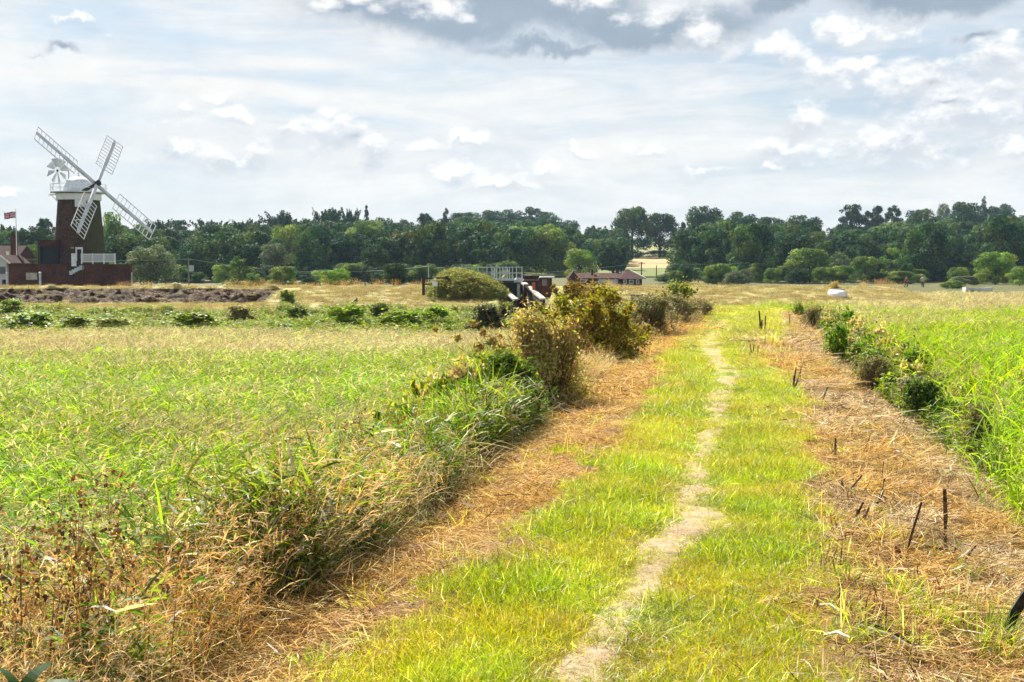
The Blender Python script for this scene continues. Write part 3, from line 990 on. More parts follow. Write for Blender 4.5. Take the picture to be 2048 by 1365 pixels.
# ---- cut straw on both shoulders
sp_ = [vmesh('straw_clump', straw_patch(200 + i), M_straw) for i in range(5)]
sp2 = [vmesh('straw_clump_coarse', straw_patch(220 + i, n=260, sticks=14, pal=[(.68, .54, .33), (.48, .32, .16), (.82, .72, .54), (.12, .07, .04), (.64, .46, .24)]), M_straw) for i in range(3)]
pts = []; sc = []; ix = []
for (s0, s1, step, k) in ((2.5, 14, .22, .8), (14, 30, .34, 1.2), (30, 63, .5, 1.8)):
    ss, uu = np.meshgrid(np.arange(s0, s1, step), np.arange(-3.2, 4.6, step), indexing='ij')
    ss = ss.ravel() + R.uniform(-.5, .5, ss.size) * step; uu = uu.ravel() + R.uniform(-.5, .5, uu.size) * step
    e = np.maximum(L_edge(ss) - uu, uu - R_edge(ss)) - (fbm(uu, ss, 1.8, 41) - .5) * .38
    dens = np.clip(e / .2 + .6, np.where(ss < 12, 0.07, 0.015), 1) * np.clip(1.0 - track_in(ss, uu) / .04, .03, 1)
    keep = R.rand(ss.size) < dens
    ss = ss[keep]; uu = uu[keep]; x, y = su2xy(ss, uu)
    pts.append(np.stack([x, y, emb_z(ss, uu) - .004], -1))
    sc.append(np.full(len(ss), k) * (.8 + .5 * R.rand(len(ss))))
    coarse = (uu > 0) & (fbm(uu, ss, .8, 49) > .46)
    ix.append(np.where(coarse, R.randint(5, 8, len(ss)), R.randint(0, 5, len(ss))))
pts = np.concatenate(pts); sc = np.concatenate(sc)
sc = np.stack([sc, sc, sc * np.where(fbm(pts[:, 0], pts[:, 1], 1.4, 57) > .58, 1.0, .5)], -1)
scatter('cut_straw', pts, R.uniform(0, 6.28, len(pts)), sc, sp_ + sp2, M_dry, np.concatenate(ix), kind='stuff')
print('straw', len(pts))

# ---- green sprigs coming up through the straw
sg = [vmesh('sprig', grass_patch(300 + i, half=.07, n=60, hmin=.06, hmax=.17, dry=.1, w=.006, pal=[(.30, .40, .02), (.40, .46, .03), (.20, .30, .02), (.44, .42, .08)]), M_grass) for i in range(4)]
n = 8000
ss = R.uniform(3, 60, n) ; ss = 3 + (ss - 3) ** 1.0; uu = R.uniform(-3.0, 4.4, n)
dens = np.clip((fbm(uu, ss, .9, 61) - .47) * 6, 0.04, 1) * np.where(uu > 0, 1, .25) * ((uu < L_edge(ss) - .05) | (uu > R_edge(ss)))
keep = R.rand(n) < dens; ss = ss[keep]; uu = uu[keep]; x, y = su2xy(ss, uu)
scatter('grass_sprigs', np.stack([x, y, emb_z(ss, uu)], -1), R.uniform(0, 6.28, len(x)), R.uniform(.6, 1.3, len(x)) * (1 + ss / 50), sg, M_grass, kind='stuff')

# ---- reed beds
rl = [vmesh('reed_clump_pale', reed_patch(400 + i, green=[(.22, .34, .02), (.31, .43, .025), (.13, .22, .02), (.36, .40, .08)], dryfrac=.26, plume=.5), M_reed) for i in range(4)] + \
     [vmesh('reed_clump_green', reed_patch(410 + i, green=[(.21, .36, .01), (.29, .45, .015), (.14, .27, .02)], dryfrac=.12, plume=.25), M_reed) for i in range(3)] + \
     [vmesh('reed_clump_grey', reed_patch(420 + i, green=[(.34, .38, .24), (.26, .31, .15)], dryfrac=.45, plume=.9), M_reed) for i in range(2)]
def field(y0, y1, side, step0, zt, keepfn, stepk=.012):
    out = []
    y = y0
    while y < y1:
        st = step0 + y * stepk
        xs = np.arange(-.46 * y - 3, .46 * y + 3, st)
        xs = xs + R.uniform(-.5, .5, len(xs)) * st; ys = y + R.uniform(-.5, .5, len(xs)) * st
        out.append(np.stack([xs, ys], -1)); y += st
    q = np.concatenate(out); d = cl_dist(q[:, 0], q[:, 1])
    k = keepfn(q[:, 0], q[:, 1], d)
    return q[k], d[k]


q, d = field(4, 55, -1, .42, 0, lambda x, y, d: (d < -4.2) & (y < 54 + 3 * (vn(x, y * 0, .2, 71) - .5)))
b = fbm(q[:, 0], q[:, 1] * 2.2, .10, 73); grey = (q[:, 1] > 40) * .35 + fbm(q[:, 0] * .5, q[:, 1] * 2.0, .13, 74)
ix = np.where(b > .5, R.randint(4, 7, len(q)), R.randint(0, 4, len(q)))
ix = np.where((grey > .66) & (R.rand(len(q)) < .75), R.randint(7, 9, len(q)), ix)
hz = .80 + .16 * fbm(q[:, 0], q[:, 1], .3, 75)
scatter('reed_bed', np.stack([q[:, 0], q[:, 1], ground_z(q[:, 0], q[:, 1]) - .05], -1), R.normal(0, .5, len(q)), np.stack([np.full(len(q), 1.05), np.full(len(q), 1.05), hz], -1), rl, M_reed, ix, kind='stuff')
print('left reeds', len(q))

rr_ = [vmesh('reed_clump_bright', reed_patch(440 + i, green=[(.23, .36, .01), (.31, .44, .012), (.15, .26, .015), (.37, .43, .02)], dryfrac=.06, plume=.10, n=100), M_reed) for i in range(4)] + \
      [vmesh('reed_clump_silver', reed_patch(450 + i, green=[(.28, .32, .16), (.22, .26, .10)], dryfrac=.5, plume=.9), M_reed) for i in range(2)] + \
      [vmesh('reed_clump_brown', reed_patch(455 + i, green=[(.24, .24, .06), (.2, .28, .03)], dryfrac=.35, plume=.8), M_reed) for i in range(2)]
q, d = field(8, 128, 1, .42, 0, lambda x, y, d: (((d > 3.5) & (y < 84)) | ((d > 3.6) & (x > 33 + (y - 100) * .12) & (y >= 84))) & (y < 129))
b = fbm(q[:, 0] * .45, q[:, 1], .12, 83)
silver = np.clip((q[:, 1] - 62) / 12, 0, 1) * (q[:, 0] > 15 + 6 * vn(q[:, 1], q[:, 1] * 0, .2, 3))
ix = np.where(R.rand(len(q)) < silver * .9, R.randint(4, 6, len(q)), np.where((b > .56) & (R.rand(len(q)) < .5), R.randint(6, 8, len(q)), R.randint(0, 4, len(q))))
hz = (1.36 + .14 * fbm(q[:, 0], q[:, 1], .3, 85)) * np.interp(q[:, 1], [0, 30, 60, 130], [1, 1, .84, .76])
scatter('reed_bed', np.stack([q[:, 0], q[:, 1], ground_z(q[:, 0], q[:, 1]) - .05], -1), R.normal(0, .5, len(q)), np.stack([1.05 + q[:, 1] * .004, 1.05 + q[:, 1] * .004, hz], -1), rr_, M_reed, ix, kind='stuff')
print('right reeds', len(q))

# ---- rough margin between the path and the reeds
pl = [vmesh('plume_clump', plume_patch(500 + i), M_dry) for i in range(4)] + \
     [vmesh('plume_clump_orange', plume_patch(510 + i, pal=[(.55, .32, .10), (.48, .26, .08), (.64, .42, .18)]), M_dry) for i in range(2)]
lf = [vmesh('leafy_clump', leafy_patch(520 + i), M_leaf) for i in range(3)] + [vmesh('leafy_clump_long', leafy_patch(530 + i, leaf=(.14, .30), lw=(.012, .024), n=26, pal=[(.12, .25, .02), (.19, .33, .02), (.08, .17, .02), (.28, .36, .04)], white=.14), M_leaf) for i in range(3)]
dd = [vmesh('dead_stems', dead_patch(540 + i), M_dry) for i in range(3)]
tg = [vmesh('stem_tangle', tangle_patch(550 + i), M_dry) for i in range(4)]

n = 6200
ss = 1.5 + 56 * R.rand(n) ** 1.15; off = R.rand(n) ** 1.25 * 3.2
uu = VL(ss) - .18 - off + (fbm(ss, ss * 0, .8, 90) - .5) * .35
x, y = su2xy(ss, uu)
z = np.maximum(emb_z(ss, uu), -.4)
zone = fbm(x, y, .45, 91)
zone2 = fbm(x, y, .8, 92)
typ = np.where(zone > .56, 0, np.where(zone < .47, 2, 1))
def sub(mask): return np.where(mask)[0]
near_fac = np.clip(1.0 + (8 - ss) * .02, .8, 1.1)
hgt = np.clip(.62 + off * .16, .6, 1.15)
pp = np.interp(ss, [4, 5.6, 6.3, 8, 8.5, 10.3, 11.2, 15, 17, 22, 30, 60], [.62, .50, .10, .06, .36, .30, .04, .06, .4, .5, .5, .45]) + (zone - .5) * 1.8
rv = R.rand(n)
A = sub(rv < pp * .95)
scatter('dry_meadow_grass', np.stack([x, y, z], -1)[A], R.normal(0, .7, len(A)), (hgt * R.uniform(.75, 1.2, n))[A], pl, M_dry, np.where(zone2[A] > .5, R.randint(0, 4, len(A)), R.randint(4, 6, len(A))), kind='stuff')
A = sub((R.rand(n) > pp) & (off > .05))
scatter('leafy_weeds', np.stack([x, y, z], -1)[A], R.uniform(0, 6.28, len(A)), (hgt * R.uniform(.6, 1.05, n))[A], lf, M_leaf, kind='stuff')
A = sub((R.rand(n) < .30) & (off < 2.0))
scatter('fallen_stems', np.stack([x, y, z], -1)[A], R.normal(0, .6, len(A)), R.uniform(.5, 1.1, len(A)), tg, M_dry, kind='stuff')
A = sub((R.rand(n) < np.interp(ss, [3, 5, 8, 9, 10, 11, 16, 60], [.05, .05, .01, .04, .04, .01, .03, .03])))
scatter('dead_dock_stems', np.stack([x, y, z], -1)[A], R.uniform(0, 6.28, len(A)), (hgt * R.uniform(.8, 1.25, n))[A], dd, M_dry, kind='stuff')
print('left margin', n)

nf = 3400
s2 = 5.2 + 11.5 * R.rand(nf); o2 = .1 + R.rand(nf) ** 1.2 * 2.9; u2 = VL(s2) - .2 - o2; x2, y2 = su2xy(s2, u2); z2 = np.maximum(emb_z(s2, u2), -.4)
k2 = (fbm(x2, y2, .9, 131) > .45) & (R.rand(nf) < np.interp(s2, [5, 6, 8.3, 9, 10, 11, 17], [.3, 1, 1, .55, .55, 1, .9]))
lg = [vmesh('lush_reed', reed_patch(470 + i, half=.22, n=26, h=(.62, 1.0), green=[(.12, .21, .015), (.20, .31, .02), (.07, .13, .02), (.30, .38, .03)], dryfrac=.18, plume=0, lean=.25, lw=(.014, .030)), M_leaf) for i in range(4)]
scatter('lush_reeds', np.stack([x2, y2, z2], -1)[k2], R.uniform(0, 6.28, k2.sum()), (R.uniform(.65, 1.1, nf) * (.74 + .12 * o2) * np.interp(s2, [5, 6.2, 8, 8.8, 10.4, 11.2, 17], [.8, 1.1, 1.1, .85, .85, 1.12, 1.1]))[k2], lg, M_leaf, kind='stuff')


def scrub_variants(tag, defs):
    return [vmesh(tag, bush_mesh(800 + i, n=5200, blobs=16, twigs=110, **d), M_leaf) for i, d in enumerate(defs)]


YG = [(.30, .36, .02), (.40, .42, .03), (.18, .26, .02), (.12, .18, .02)]; ST = [(.58, .44, .20), (.48, .34, .12), (.68, .56, .32), (.26, .28, .05)]
GY = [(.20, .20, .10), (.28, .22, .14), (.14, .18, .05), (.34, .32, .22)]; GN = [(.12, .22, .02), (.18, .30, .02), (.08, .14, .02)]
sv_ = scrub_variants('scrub', [dict(pal=YG, leaf=.06), dict(pal=ST, leaf=.035, asp=3.0), dict(pal=ST + YG, leaf=.045, asp=2.2), dict(pal=GY, leaf=.042, asp=2.2), dict(pal=GN, leaf=.06), dict(pal=GN + YG, leaf=.055)])
nf = 620
s2 = 18.5 + 35 * R.rand(nf); o2 = R.rand(nf) * 2.4; u2 = VL(s2) - .25 - o2; x2, y2 = su2xy(s2, u2); z2 = np.maximum(emb_z(s2, u2), -.4)
hh = R.uniform(.75, 1.45, nf) * np.interp(o2, [0, 1, 2.6], [.6, 1, 1.3]); ww = R.uniform(.6, 1.2, nf)
pk2 = np.where(fbm(x2, y2, .25, 133) > .52, R.choice([0, 1, 2], nf, p=[.25, .4, .35]), R.choice([0, 2, 3, 5, 4], nf, p=[.25, .25, .2, .2, .1]))
scatter('path_scrub', np.stack([x2, y2, z2 - .05], -1), R.uniform(0, 6.28, nf), np.stack([ww, ww, hh], -1), sv_, M_leaf, pk2, kind='stuff')
nf = 330
s2 = 13 + 44 * R.rand(nf); o2 = R.rand(nf) * 1.1; u2 = VR(s2) + .15 + o2; x2, y2 = su2xy(s2, u2); z2 = np.maximum(emb_z(s2, u2), -.4)
hh = R.uniform(.6, 1.15, nf) * (.75 + .45 * o2); ww = R.uniform(.5, 1.0, nf)
scatter('reed_edge_scrub', np.stack([x2, y2, z2 - .05], -1), R.uniform(0, 6.28, nf), np.stack([ww, ww, hh], -1), sv_, M_leaf, R.choice([1, 3, 4, 5, 0], nf, p=[.14, .22, .18, .30, .16]), kind='stuff')
nf = 900
x2 = R.uniform(-42, 8, nf); y2 = R.uniform(58, 87, nf); z2 = np.maximum(ground_z(x2, y2), sea_z(x2, y2))
k2 = (np.abs(cl_dist(x2, y2)) > 5) & (z2 < .45) & (fbm(x2, y2, .16, 135) > .44)
ww = R.uniform(1.0, 2.6, nf); hh = R.uniform(.5, 1.05, nf) * np.interp(y2, [58, 70, 87], [1.05, .9, .6])
scatter('ditch_scrub', np.stack([x2, y2, z2 - .05], -1)[k2], R.uniform(0, 6.28, k2.sum()), np.stack([ww, ww, hh], -1)[k2], sv_, M_leaf, R.choice([0, 4, 5, 3], k2.sum(), p=[.35, .25, .3, .1]), kind='stuff')

# right margin: narrow strip of nettles and bleached stems
n = 1700
ss = 8 + 50 * R.rand(n); off = R.rand(n) * 1.5
uu = VR(ss) + .1 + off; x, y = su2xy(ss, uu); z = np.maximum(emb_z(ss, uu), -.4)
zz = fbm(x, y, .6, 95)
A = sub(zz > .42)
scatter('leafy_weeds', np.stack([x, y, z], -1)[A], R.uniform(0, 6.28, len(A)), (R.uniform(.5, .95, n) * (.75 + .2 * off))[A], lf, M_leaf, kind='stuff')
A = sub((R.rand(n) < .8) & (off < .9))
tgw = [vmesh('bleached_tangle', tangle_patch(560 + i, pal=[(.66, .58, .46), (.5, .42, .3), (.74, .7, .6)], top=.3), M_dry) for i in range(2)]
scatter('fallen_stems', np.stack([x, y, z], -1)[A], R.uniform(0, 6.28, len(A)), R.uniform(.4, .8, len(A)), tgw, M_dry, kind='stuff')

# ---- turf on the sea bank and rough growth at its foot
tb = [vmesh('bank_tuft', grass_patch(600 + i, half=.4, n=260, hmin=.08, hmax=.26, dry=.55, w=.018, pal=[(.34, .34, .11), (.28, .30, .08), (.50, .42, .25)]), M_turf) for i in range(3)]
n = 5200
x = R.uniform(-46, 38, n); y = R.uniform(84, 101.5, n); zz = sea_z(x, y)
cut = (x < -17.5) & (zz > .75) & (zz < 1.68)
keep = (~cut | (R.rand(n) < .05)) & (np.abs(x - 1.2) > 3.4)
x, y, zz = x[keep], y[keep], zz[keep]
scatter('bank_turf', np.stack([x, y, zz], -1), R.uniform(0, 6.28, len(x)), R.uniform(.5, 1.1, len(x)) * np.array([1.0]), tb, M_grass, kind='stuff')
fr = [vmesh('ditch_growth', leafy_patch(620 + i, half=.5, n=40, leaf=(.15, .35), lw=(.03, .07), pal=[(.20, .29, .03), (.28, .34, .04), (.13, .21, .04), (.30, .30, .1)], white=.04), M_leaf) for i in range(3)]
n = 4200
x = R.uniform(-42, 34, n); y = R.uniform(54, 90, n); dd_ = np.abs(cl_dist(x, y)); zz = np.maximum(ground_z(x, y), sea_z(x, y))
keep = (dd_ > 4.5) & (zz < .35) & (x < 8)
hh = np.interp(y, [54, 70, 90], [.9, .75, .6])
x, y, zz, hh = x[keep], y[keep], zz[keep], hh[keep]
scatter('ditch_growth', np.stack([x, y, zz], -1), R.uniform(0, 6.28, len(x)), hh * R.uniform(.5, 1.1, len(x)) * (.6 + .9 * fbm(x, y, .25, 97)), fr, M_leaf, kind='stuff')
# dry fringe along the crest behind
x = R.uniform(-50, 34, 700); y = R.uniform(103.5, 107, 700)
keep = fbm(x, x * 0, .2, 98) > .47
x, y = x[keep], y[keep]
scatter('crest_fringe', np.stack([x, y, sea_z(x, y)], -1), R.normal(0, .6, len(x)), R.uniform(.35, .75, len(x)), [pl[0], pl[1], pl[4]], M_dry, kind='stuff')

# ------------------------------------------------------------------ trees
def pal(*c): return list(c)
PAL = {
    'oak': [(.032, .082, .034), (.050, .102, .034), (.020, .056, .032), (.084, .13, .036)],
    'light': [(.12, .21, .04), (.16, .25, .05), (.09, .17, .05), (.21, .27, .06)],
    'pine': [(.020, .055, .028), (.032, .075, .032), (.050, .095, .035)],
    'grey': [(.13, .17, .09), (.17, .20, .12), (.09, .13, .06)],
    'brown': [(.085, .085, .02), (.11, .09, .025), (.06, .07, .02)],
}
_crowns = {}
def crown(kind, palname, var):
    key = (kind, palname, var)
    if key not in _crowns:
        n = {'broad': 6500, 'pine': 5000, 'conifer': 4500, 'spiky': 6000, 'open': 4500}[kind]
        lf_ = {'broad': .034, 'pine': .036, 'conifer': .032, 'spiky': .034, 'open': .030}[kind]
        _crowns[key] = vmesh('crown', crown_mesh(900 + var * 13 + len(kind) * 7, kind, n, lf_, PAL[palname]), M_tree)
    return _crowns[key]
_trunks = [trunk_mesh(i) for i in range(4)]


def put_tree(kind, palname, px, top, w, Y, label, name='tree', catg='tree', group=None, color=(1, 1, 1), lift=.06, base=None, squash=1.0):
    q = P3(px, top, Y)
    gz = float(ground_z(q.x, Y)) if base is None else base
    gz = max(gz, float(sea_z(q.x, Y))) if 70 < Y < 112 else gz
    H = q.z - gz; Wm = w / F_PX * Y
    o = thing(name, label, catg, (q.x, Y, gz), R.uniform(0, 6.28), group)
    c = link('crown', crown(kind, palname, R.randint(0, 3)), o, (0, 0, H * lift))
    c.scale = (Wm, Wm * squash, H * (1 - lift)); c.color = (*color, 1)
    t = link('trunk', _trunks[R.randint(0, 4)], o); t.scale = (H * .9, H * .9, H)
    return o


G_ = 1.0
TREES = [
 # kind palette px top width Y label [opts]
 # ---- hill row on the left, far
 ('spiky', 'pine', 18, 440, 70, 330, 'dark pointed tree behind the flag and brick house'),
 ('broad', 'oak', 62, 447, 62, 300, 'round dark green tree between the flagpole and the brick annex', dict(lift=.15)),
 ('pine', 'pine', 92, 437, 46, 330, 'dark pine rising just left of the windmill tower'),
 ('broad', 'light', 58, 484, 62, 215, 'bright yellow green bush behind the brick wall beside the flagpole', dict(name='bush', catg='bush')),
 ('broad', 'light', 228, 428, 60, 300, 'light green tree just right of the windmill tower behind its lower sail'),
 ('broad', 'oak', 262, 450, 90, 340, 'dark leafy tree behind the tip of the lower right sail'),
 ('spiky', 'pine', 322, 430, 60, 420, 'flat topped dark pine right of the lower right sail tip'),
 ('pine', 'pine', 362, 440, 50, 430, 'small dark pine beside a dip in the skyline right of the mill'),
 ('spiky', 'pine', 425, 431, 76, 440, 'jagged dark conifer on the skyline above the transformer pole'),
 ('spiky', 'pine', 492, 428, 70, 440, 'dark conifer with ragged top left of the highest spiky clump'),
 ('spiky', 'pine', 565, 413, 90, 450, 'wide spiky crowned conifer on the skyline left of the twin tall ones'),
 ('spiky', 'pine', 655, 404, 62, 450, 'tallest spiky dark conifer on the left skyline'),
 ('spiky', 'pine', 699, 407, 42, 450, 'narrow spiky conifer just right of the tallest one'),
 ('conifer', 'pine', 733, 411, 26, 455, 'thin pointed conifer at the right end of the spiky row'),
 ('broad', 'oak', 610, 432, 70, 430, 'rounded dark tree below and between the spiky conifers'),
 ('broad', 'oak', 762, 430, 70, 450, 'round topped tree right of the thin pointed conifer'),
 ('broad', 'oak', 815, 434, 70, 460, 'dark round tree on the skyline above the domed brownish tree'),
 ('pine', 'pine', 852, 427, 44, 480, 'flat headed pine left of the lone pointed conifer'),
 ('conifer', 'pine', 892, 415, 44, 500, 'lone dark pointed conifer at the left end of the blue wooded hill'),
 # middle row left
 ('broad', 'oak', 300, 462, 90, 330, 'dark tree above the big grey green bush at the wall end'),
 ('broad', 'oak', 400, 460, 100, 350, 'broad dark tree behind the transformer pole'),
 ('open', 'oak', 470, 455, 80, 350, 'loosely leaved dark tree left of the wood centre'),
 ('broad', 'oak', 540, 452, 90, 360, 'dense dark tree above the grey green round tree'),
 ('broad', 'light', 590, 458, 60, 380, 'lighter tree half hidden in the middle of the left wood'),
 ('broad', 'oak', 640, 462, 95, 350, 'dark tree standing in the wood above the lime green bush'),
 ('broad', 'light', 715, 455, 100, 330, 'pale topped broad tree left of the brownish domed tree'),
 ('broad', 'oak', 765, 448, 80, 360, 'dark tree behind the pale topped broad one'),
 ('broad', 'brown', 826, 460, 116, 285, 'large domed brownish green tree behind the bank'),
 ('broad', 'oak', 905, 462, 70, 330, 'green tree right of the large domed brownish tree'),
 ('broad', 'light', 940, 468, 50, 320, 'light green tree above the sluice railing'),
 # front row left
 ('broad', 'grey', 300, 484, 118, 205, 'big grey green bush at the right end of the brick wall', dict(name='bush', catg='bush', lift=.0)),
 ('broad', 'light', 232, 520, 50, 215, 'small light bush behind the white terrace fence', dict(name='bush', catg='bush', lift=.0)),
 ('conifer', 'light', 478, 513, 100, 190, 'pointed yellow green bush right of the transformer pole', dict(name='bush', catg='bush', lift=.0)),
 ('broad', 'grey', 546, 486, 70, 260, 'round grey green tree behind the scrub on the bank'),
 ('broad', 'light', 510, 548, 44, 170, 'small bright green bush at the foot of the pointed one', dict(name='bush', catg='bush', lift=.0)),
 ('broad', 'light', 566, 532, 62, 180, 'olive scrub bush between the bright green bush and the lime one', dict(name='bush', catg='bush', lift=.0)),
 ('broad', 'pine', 618, 552, 50, 165, 'low dark bush behind the crest of the bank', dict(name='bush', catg='bush', lift=.0)),
 ('broad', 'light', 670, 534, 76, 175, 'lime green bush in front of the dark wood', dict(name='bush', catg='bush', lift=.0, color=(1.4, 1.4, .8))),
 ('broad', 'oak', 788, 522, 52, 165, 'small round dark tree on the bank left of the fenced mound', dict(lift=.12)),
 # blue wooded hill
 ('broad', 'oak', 872, 438, 70, 600, 'leftmost rounded tree of the far wooded hill'),
 ('broad', 'oak', 930, 424, 80, 620, 'rounded tree on the far hill right of the lone conifer', dict(lift=.2)),
 ('broad', 'oak', 985, 420, 74, 640, 'high rounded tree near the top of the far hill', dict(lift=.2)),
 ('broad', 'oak', 1030, 421, 70, 640, 'rounded tree on the summit of the far hill', dict(lift=.2)),
 ('pine', 'pine', 1070, 413, 60, 640, 'dark flat pine poking above the far hill summit'),
 ('broad', 'oak', 1098, 425, 60, 630, 'tree sloping down the right side of the far hill', dict(lift=.2)),
 ('broad', 'oak', 1138, 438, 52, 620, 'last round tree at the right foot of the far hill', dict(lift=.2)),
 ('broad', 'oak', 1182, 448, 36, 560, 'small dark tree in the gap between the far hill and the oaks'),
 ('open', 'oak', 1206, 450, 40, 540, 'slim tree beside the left oak of the skyline'),
 # middle row centre
 ('broad', 'brown', 978, 474, 84, 340, 'tree with a yellowing top left of the centre'),
 ('open', 'oak', 1058, 470, 66, 330, 'dark open tree with bare limbs behind the sluice'),
 ('open', 'oak', 1110, 470, 70, 345, 'dark spreading tree left of the pale green dome'),
 ('broad', 'light', 1157, 497, 78, 262, 'pale green domed tree behind the bungalow', dict(color=(1.35, 1.3, 1))),
 ('open', 'oak', 1226, 478, 62, 300, 'slender open tree standing over the bungalow roof'),
 ('broad', 'light', 1012, 520, 60, 250, 'light shrubby tree behind the sluice railing'),
 # oaks
 ('broad', 'oak', 1265, 413, 96, 470, 'large dark oak on the skyline left of the stubble field', dict(lift=.1)),
 ('broad', 'oak', 1320, 426, 84, 470, 'darker oak above the stubble field right of the largest one', dict(lift=.1)),
 ('broad', 'oak', 1192, 455, 56, 500, 'dense round tree closing the gap left of the skyline oaks', dict(lift=.05)),
 ('broad', 'oak', 1226, 462, 50, 430, 'lower dark tree at the left foot of the largest oak', dict(lift=.02)),
 ('broad', 'pine', 1262, 500, 60, 466, 'dark underbrush added for the shade band under the largest oak', dict(name='bush', catg='bush', lift=0)),  # dark bushes added to make the shade band beneath the oaks
 ('broad', 'pine', 1318, 501, 64, 466, 'dark underbrush added for the shade band under the second oak', dict(name='bush', catg='bush', lift=0)),
 ('open', 'oak', 1358, 446, 40, 480, 'small tree between the two groups of skyline oaks'),
 ('broad', 'oak', 1410, 405, 82, 480, 'tall domed oak highest on the central skyline', dict(lift=.1)),
 ('broad', 'oak', 1390, 462, 108, 320, 'big green dome tree right of the stubble field', dict(color=(1.3, 1.3, 1))),
 ('broad', 'oak', 1487, 418, 80, 480, 'broad skyline tree right of the tall domed oak', dict(lift=.1)),
 ('broad', 'oak', 1540, 433, 74, 490, 'lower skyline tree between two broad domes', dict(lift=.1)),
 ('broad', 'oak', 1610, 425, 84, 490, 'round skyline tree left of the notch before the flat pines', dict(lift=.1)),
 ('broad', 'oak', 1468, 465, 66, 330, 'very dark narrow tree right of the big green dome'),
 ('broad', 'light', 1520, 480, 66, 330, 'mid green tree right of the very dark narrow one'),
 ('broad', 'oak', 1555, 478, 60, 345, 'dark tree behind the round pale green tree'),
 ('broad', 'light', 1620, 496, 96, 250, 'large round pale green tree behind the white boat', dict(lift=.02)),
 ('broad', 'oak', 1425, 528, 60, 240, 'dark clipped bush right of the bungalow', dict(name='bush', catg='bush', lift=.0)),
 ('broad', 'grey', 1478, 540, 64, 230, 'rounded pale edged bush at the bank crest', dict(name='bush', catg='bush', lift=.0)),
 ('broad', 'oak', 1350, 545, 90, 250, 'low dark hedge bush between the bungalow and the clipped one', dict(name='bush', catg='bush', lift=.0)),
 # right
 ('broad', 'oak', 1680, 442, 60, 480, 'round tree under the left flat topped pine'),
 ('pine', 'pine', 1702, 408, 56, 510, 'leftmost flat topped pine on the right skyline'),
 ('pine', 'pine', 1746, 412, 48, 510, 'middle flat topped pine on the right skyline'),
 ('pine', 'pine', 1787, 411, 40, 510, 'rightmost flat topped pine on the right skyline'),
 ('broad', 'light', 1800, 438, 84, 470, 'green tree below the flat topped pines'),
 ('broad', 'oak', 1840, 417, 80, 500, 'dark dome right of the flat topped pines'),
 ('broad', 'grey', 1890, 410, 44, 640, 'bluish distant tree between two dark domes'),
 ('broad', 'oak', 1932, 403, 96, 500, 'largest dark dome on the right skyline'),
 ('conifer', 'pine', 1968, 392, 40, 640, 'small dark pine standing above the far right ridge'),
 ('broad', 'oak', 2010, 440, 70, 450, 'dark round tree at the right edge under the far ridge'),
 ('broad', 'oak', 2000, 404, 70, 640, 'rounded tree of the far right ridge near the frame edge', dict(lift=.2)),
 ('broad', 'oak', 1690, 480, 70, 340, 'dark tree in the middle belt right of the pale round tree'),
 ('broad', 'light', 1745, 478, 80, 350, 'mid green tree of the belt under the flat pines'),
 ('broad', 'grey', 1680, 505, 50, 260, 'greyish tree beside the large round pale green one'),
 ('broad', 'light', 1730, 512, 62, 250, 'lighter tree in front of the middle belt'),
 ('open', 'light', 1790, 496, 66, 260, 'loose tree with pale trunks showing behind the walkers'),
 ('broad', 'oak', 1868, 478, 84, 270, 'big dark tree behind the end of the bank', dict(lift=.02)),
 ('broad', 'brown', 1885, 474, 70, 330, 'tree with a golden top in the right belt', dict(color=(2.0, 1.5, .8))),
 ('broad', 'oak', 1930, 480, 80, 330, 'dark tree between the golden topped and bright green trees'),
 ('broad', 'light', 1992, 503, 88, 235, 'bright green bushy tree near the right edge', dict(lift=.02, color=(1.3, 1.3, .9))),
 ('broad', 'light', 2040, 535, 56, 215, 'small bright green tree cut by the right edge', dict(lift=.02, color=(1.2, 1.2, .9))),
 ('broad', 'grey', 1930, 552, 60, 215, 'pale low scrub at the foot of the bright green tree', dict(name='bush', catg='bush', lift=.0)),
 ('broad', 'light', 1905, 562, 56, 180, 'low yellow green bush where the bank ends', dict(name='bush', catg='bush', lift=.0)),
 ('broad', 'grey', 2035, 478, 60, 300, 'grey green tree at the right edge above the small bright one'),
]
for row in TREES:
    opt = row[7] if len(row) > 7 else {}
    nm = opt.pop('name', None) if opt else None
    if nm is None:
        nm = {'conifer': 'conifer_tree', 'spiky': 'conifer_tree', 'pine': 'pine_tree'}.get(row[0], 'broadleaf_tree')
    put_tree(row[0], row[1], *row[2:7], name=nm, group=None, **opt)

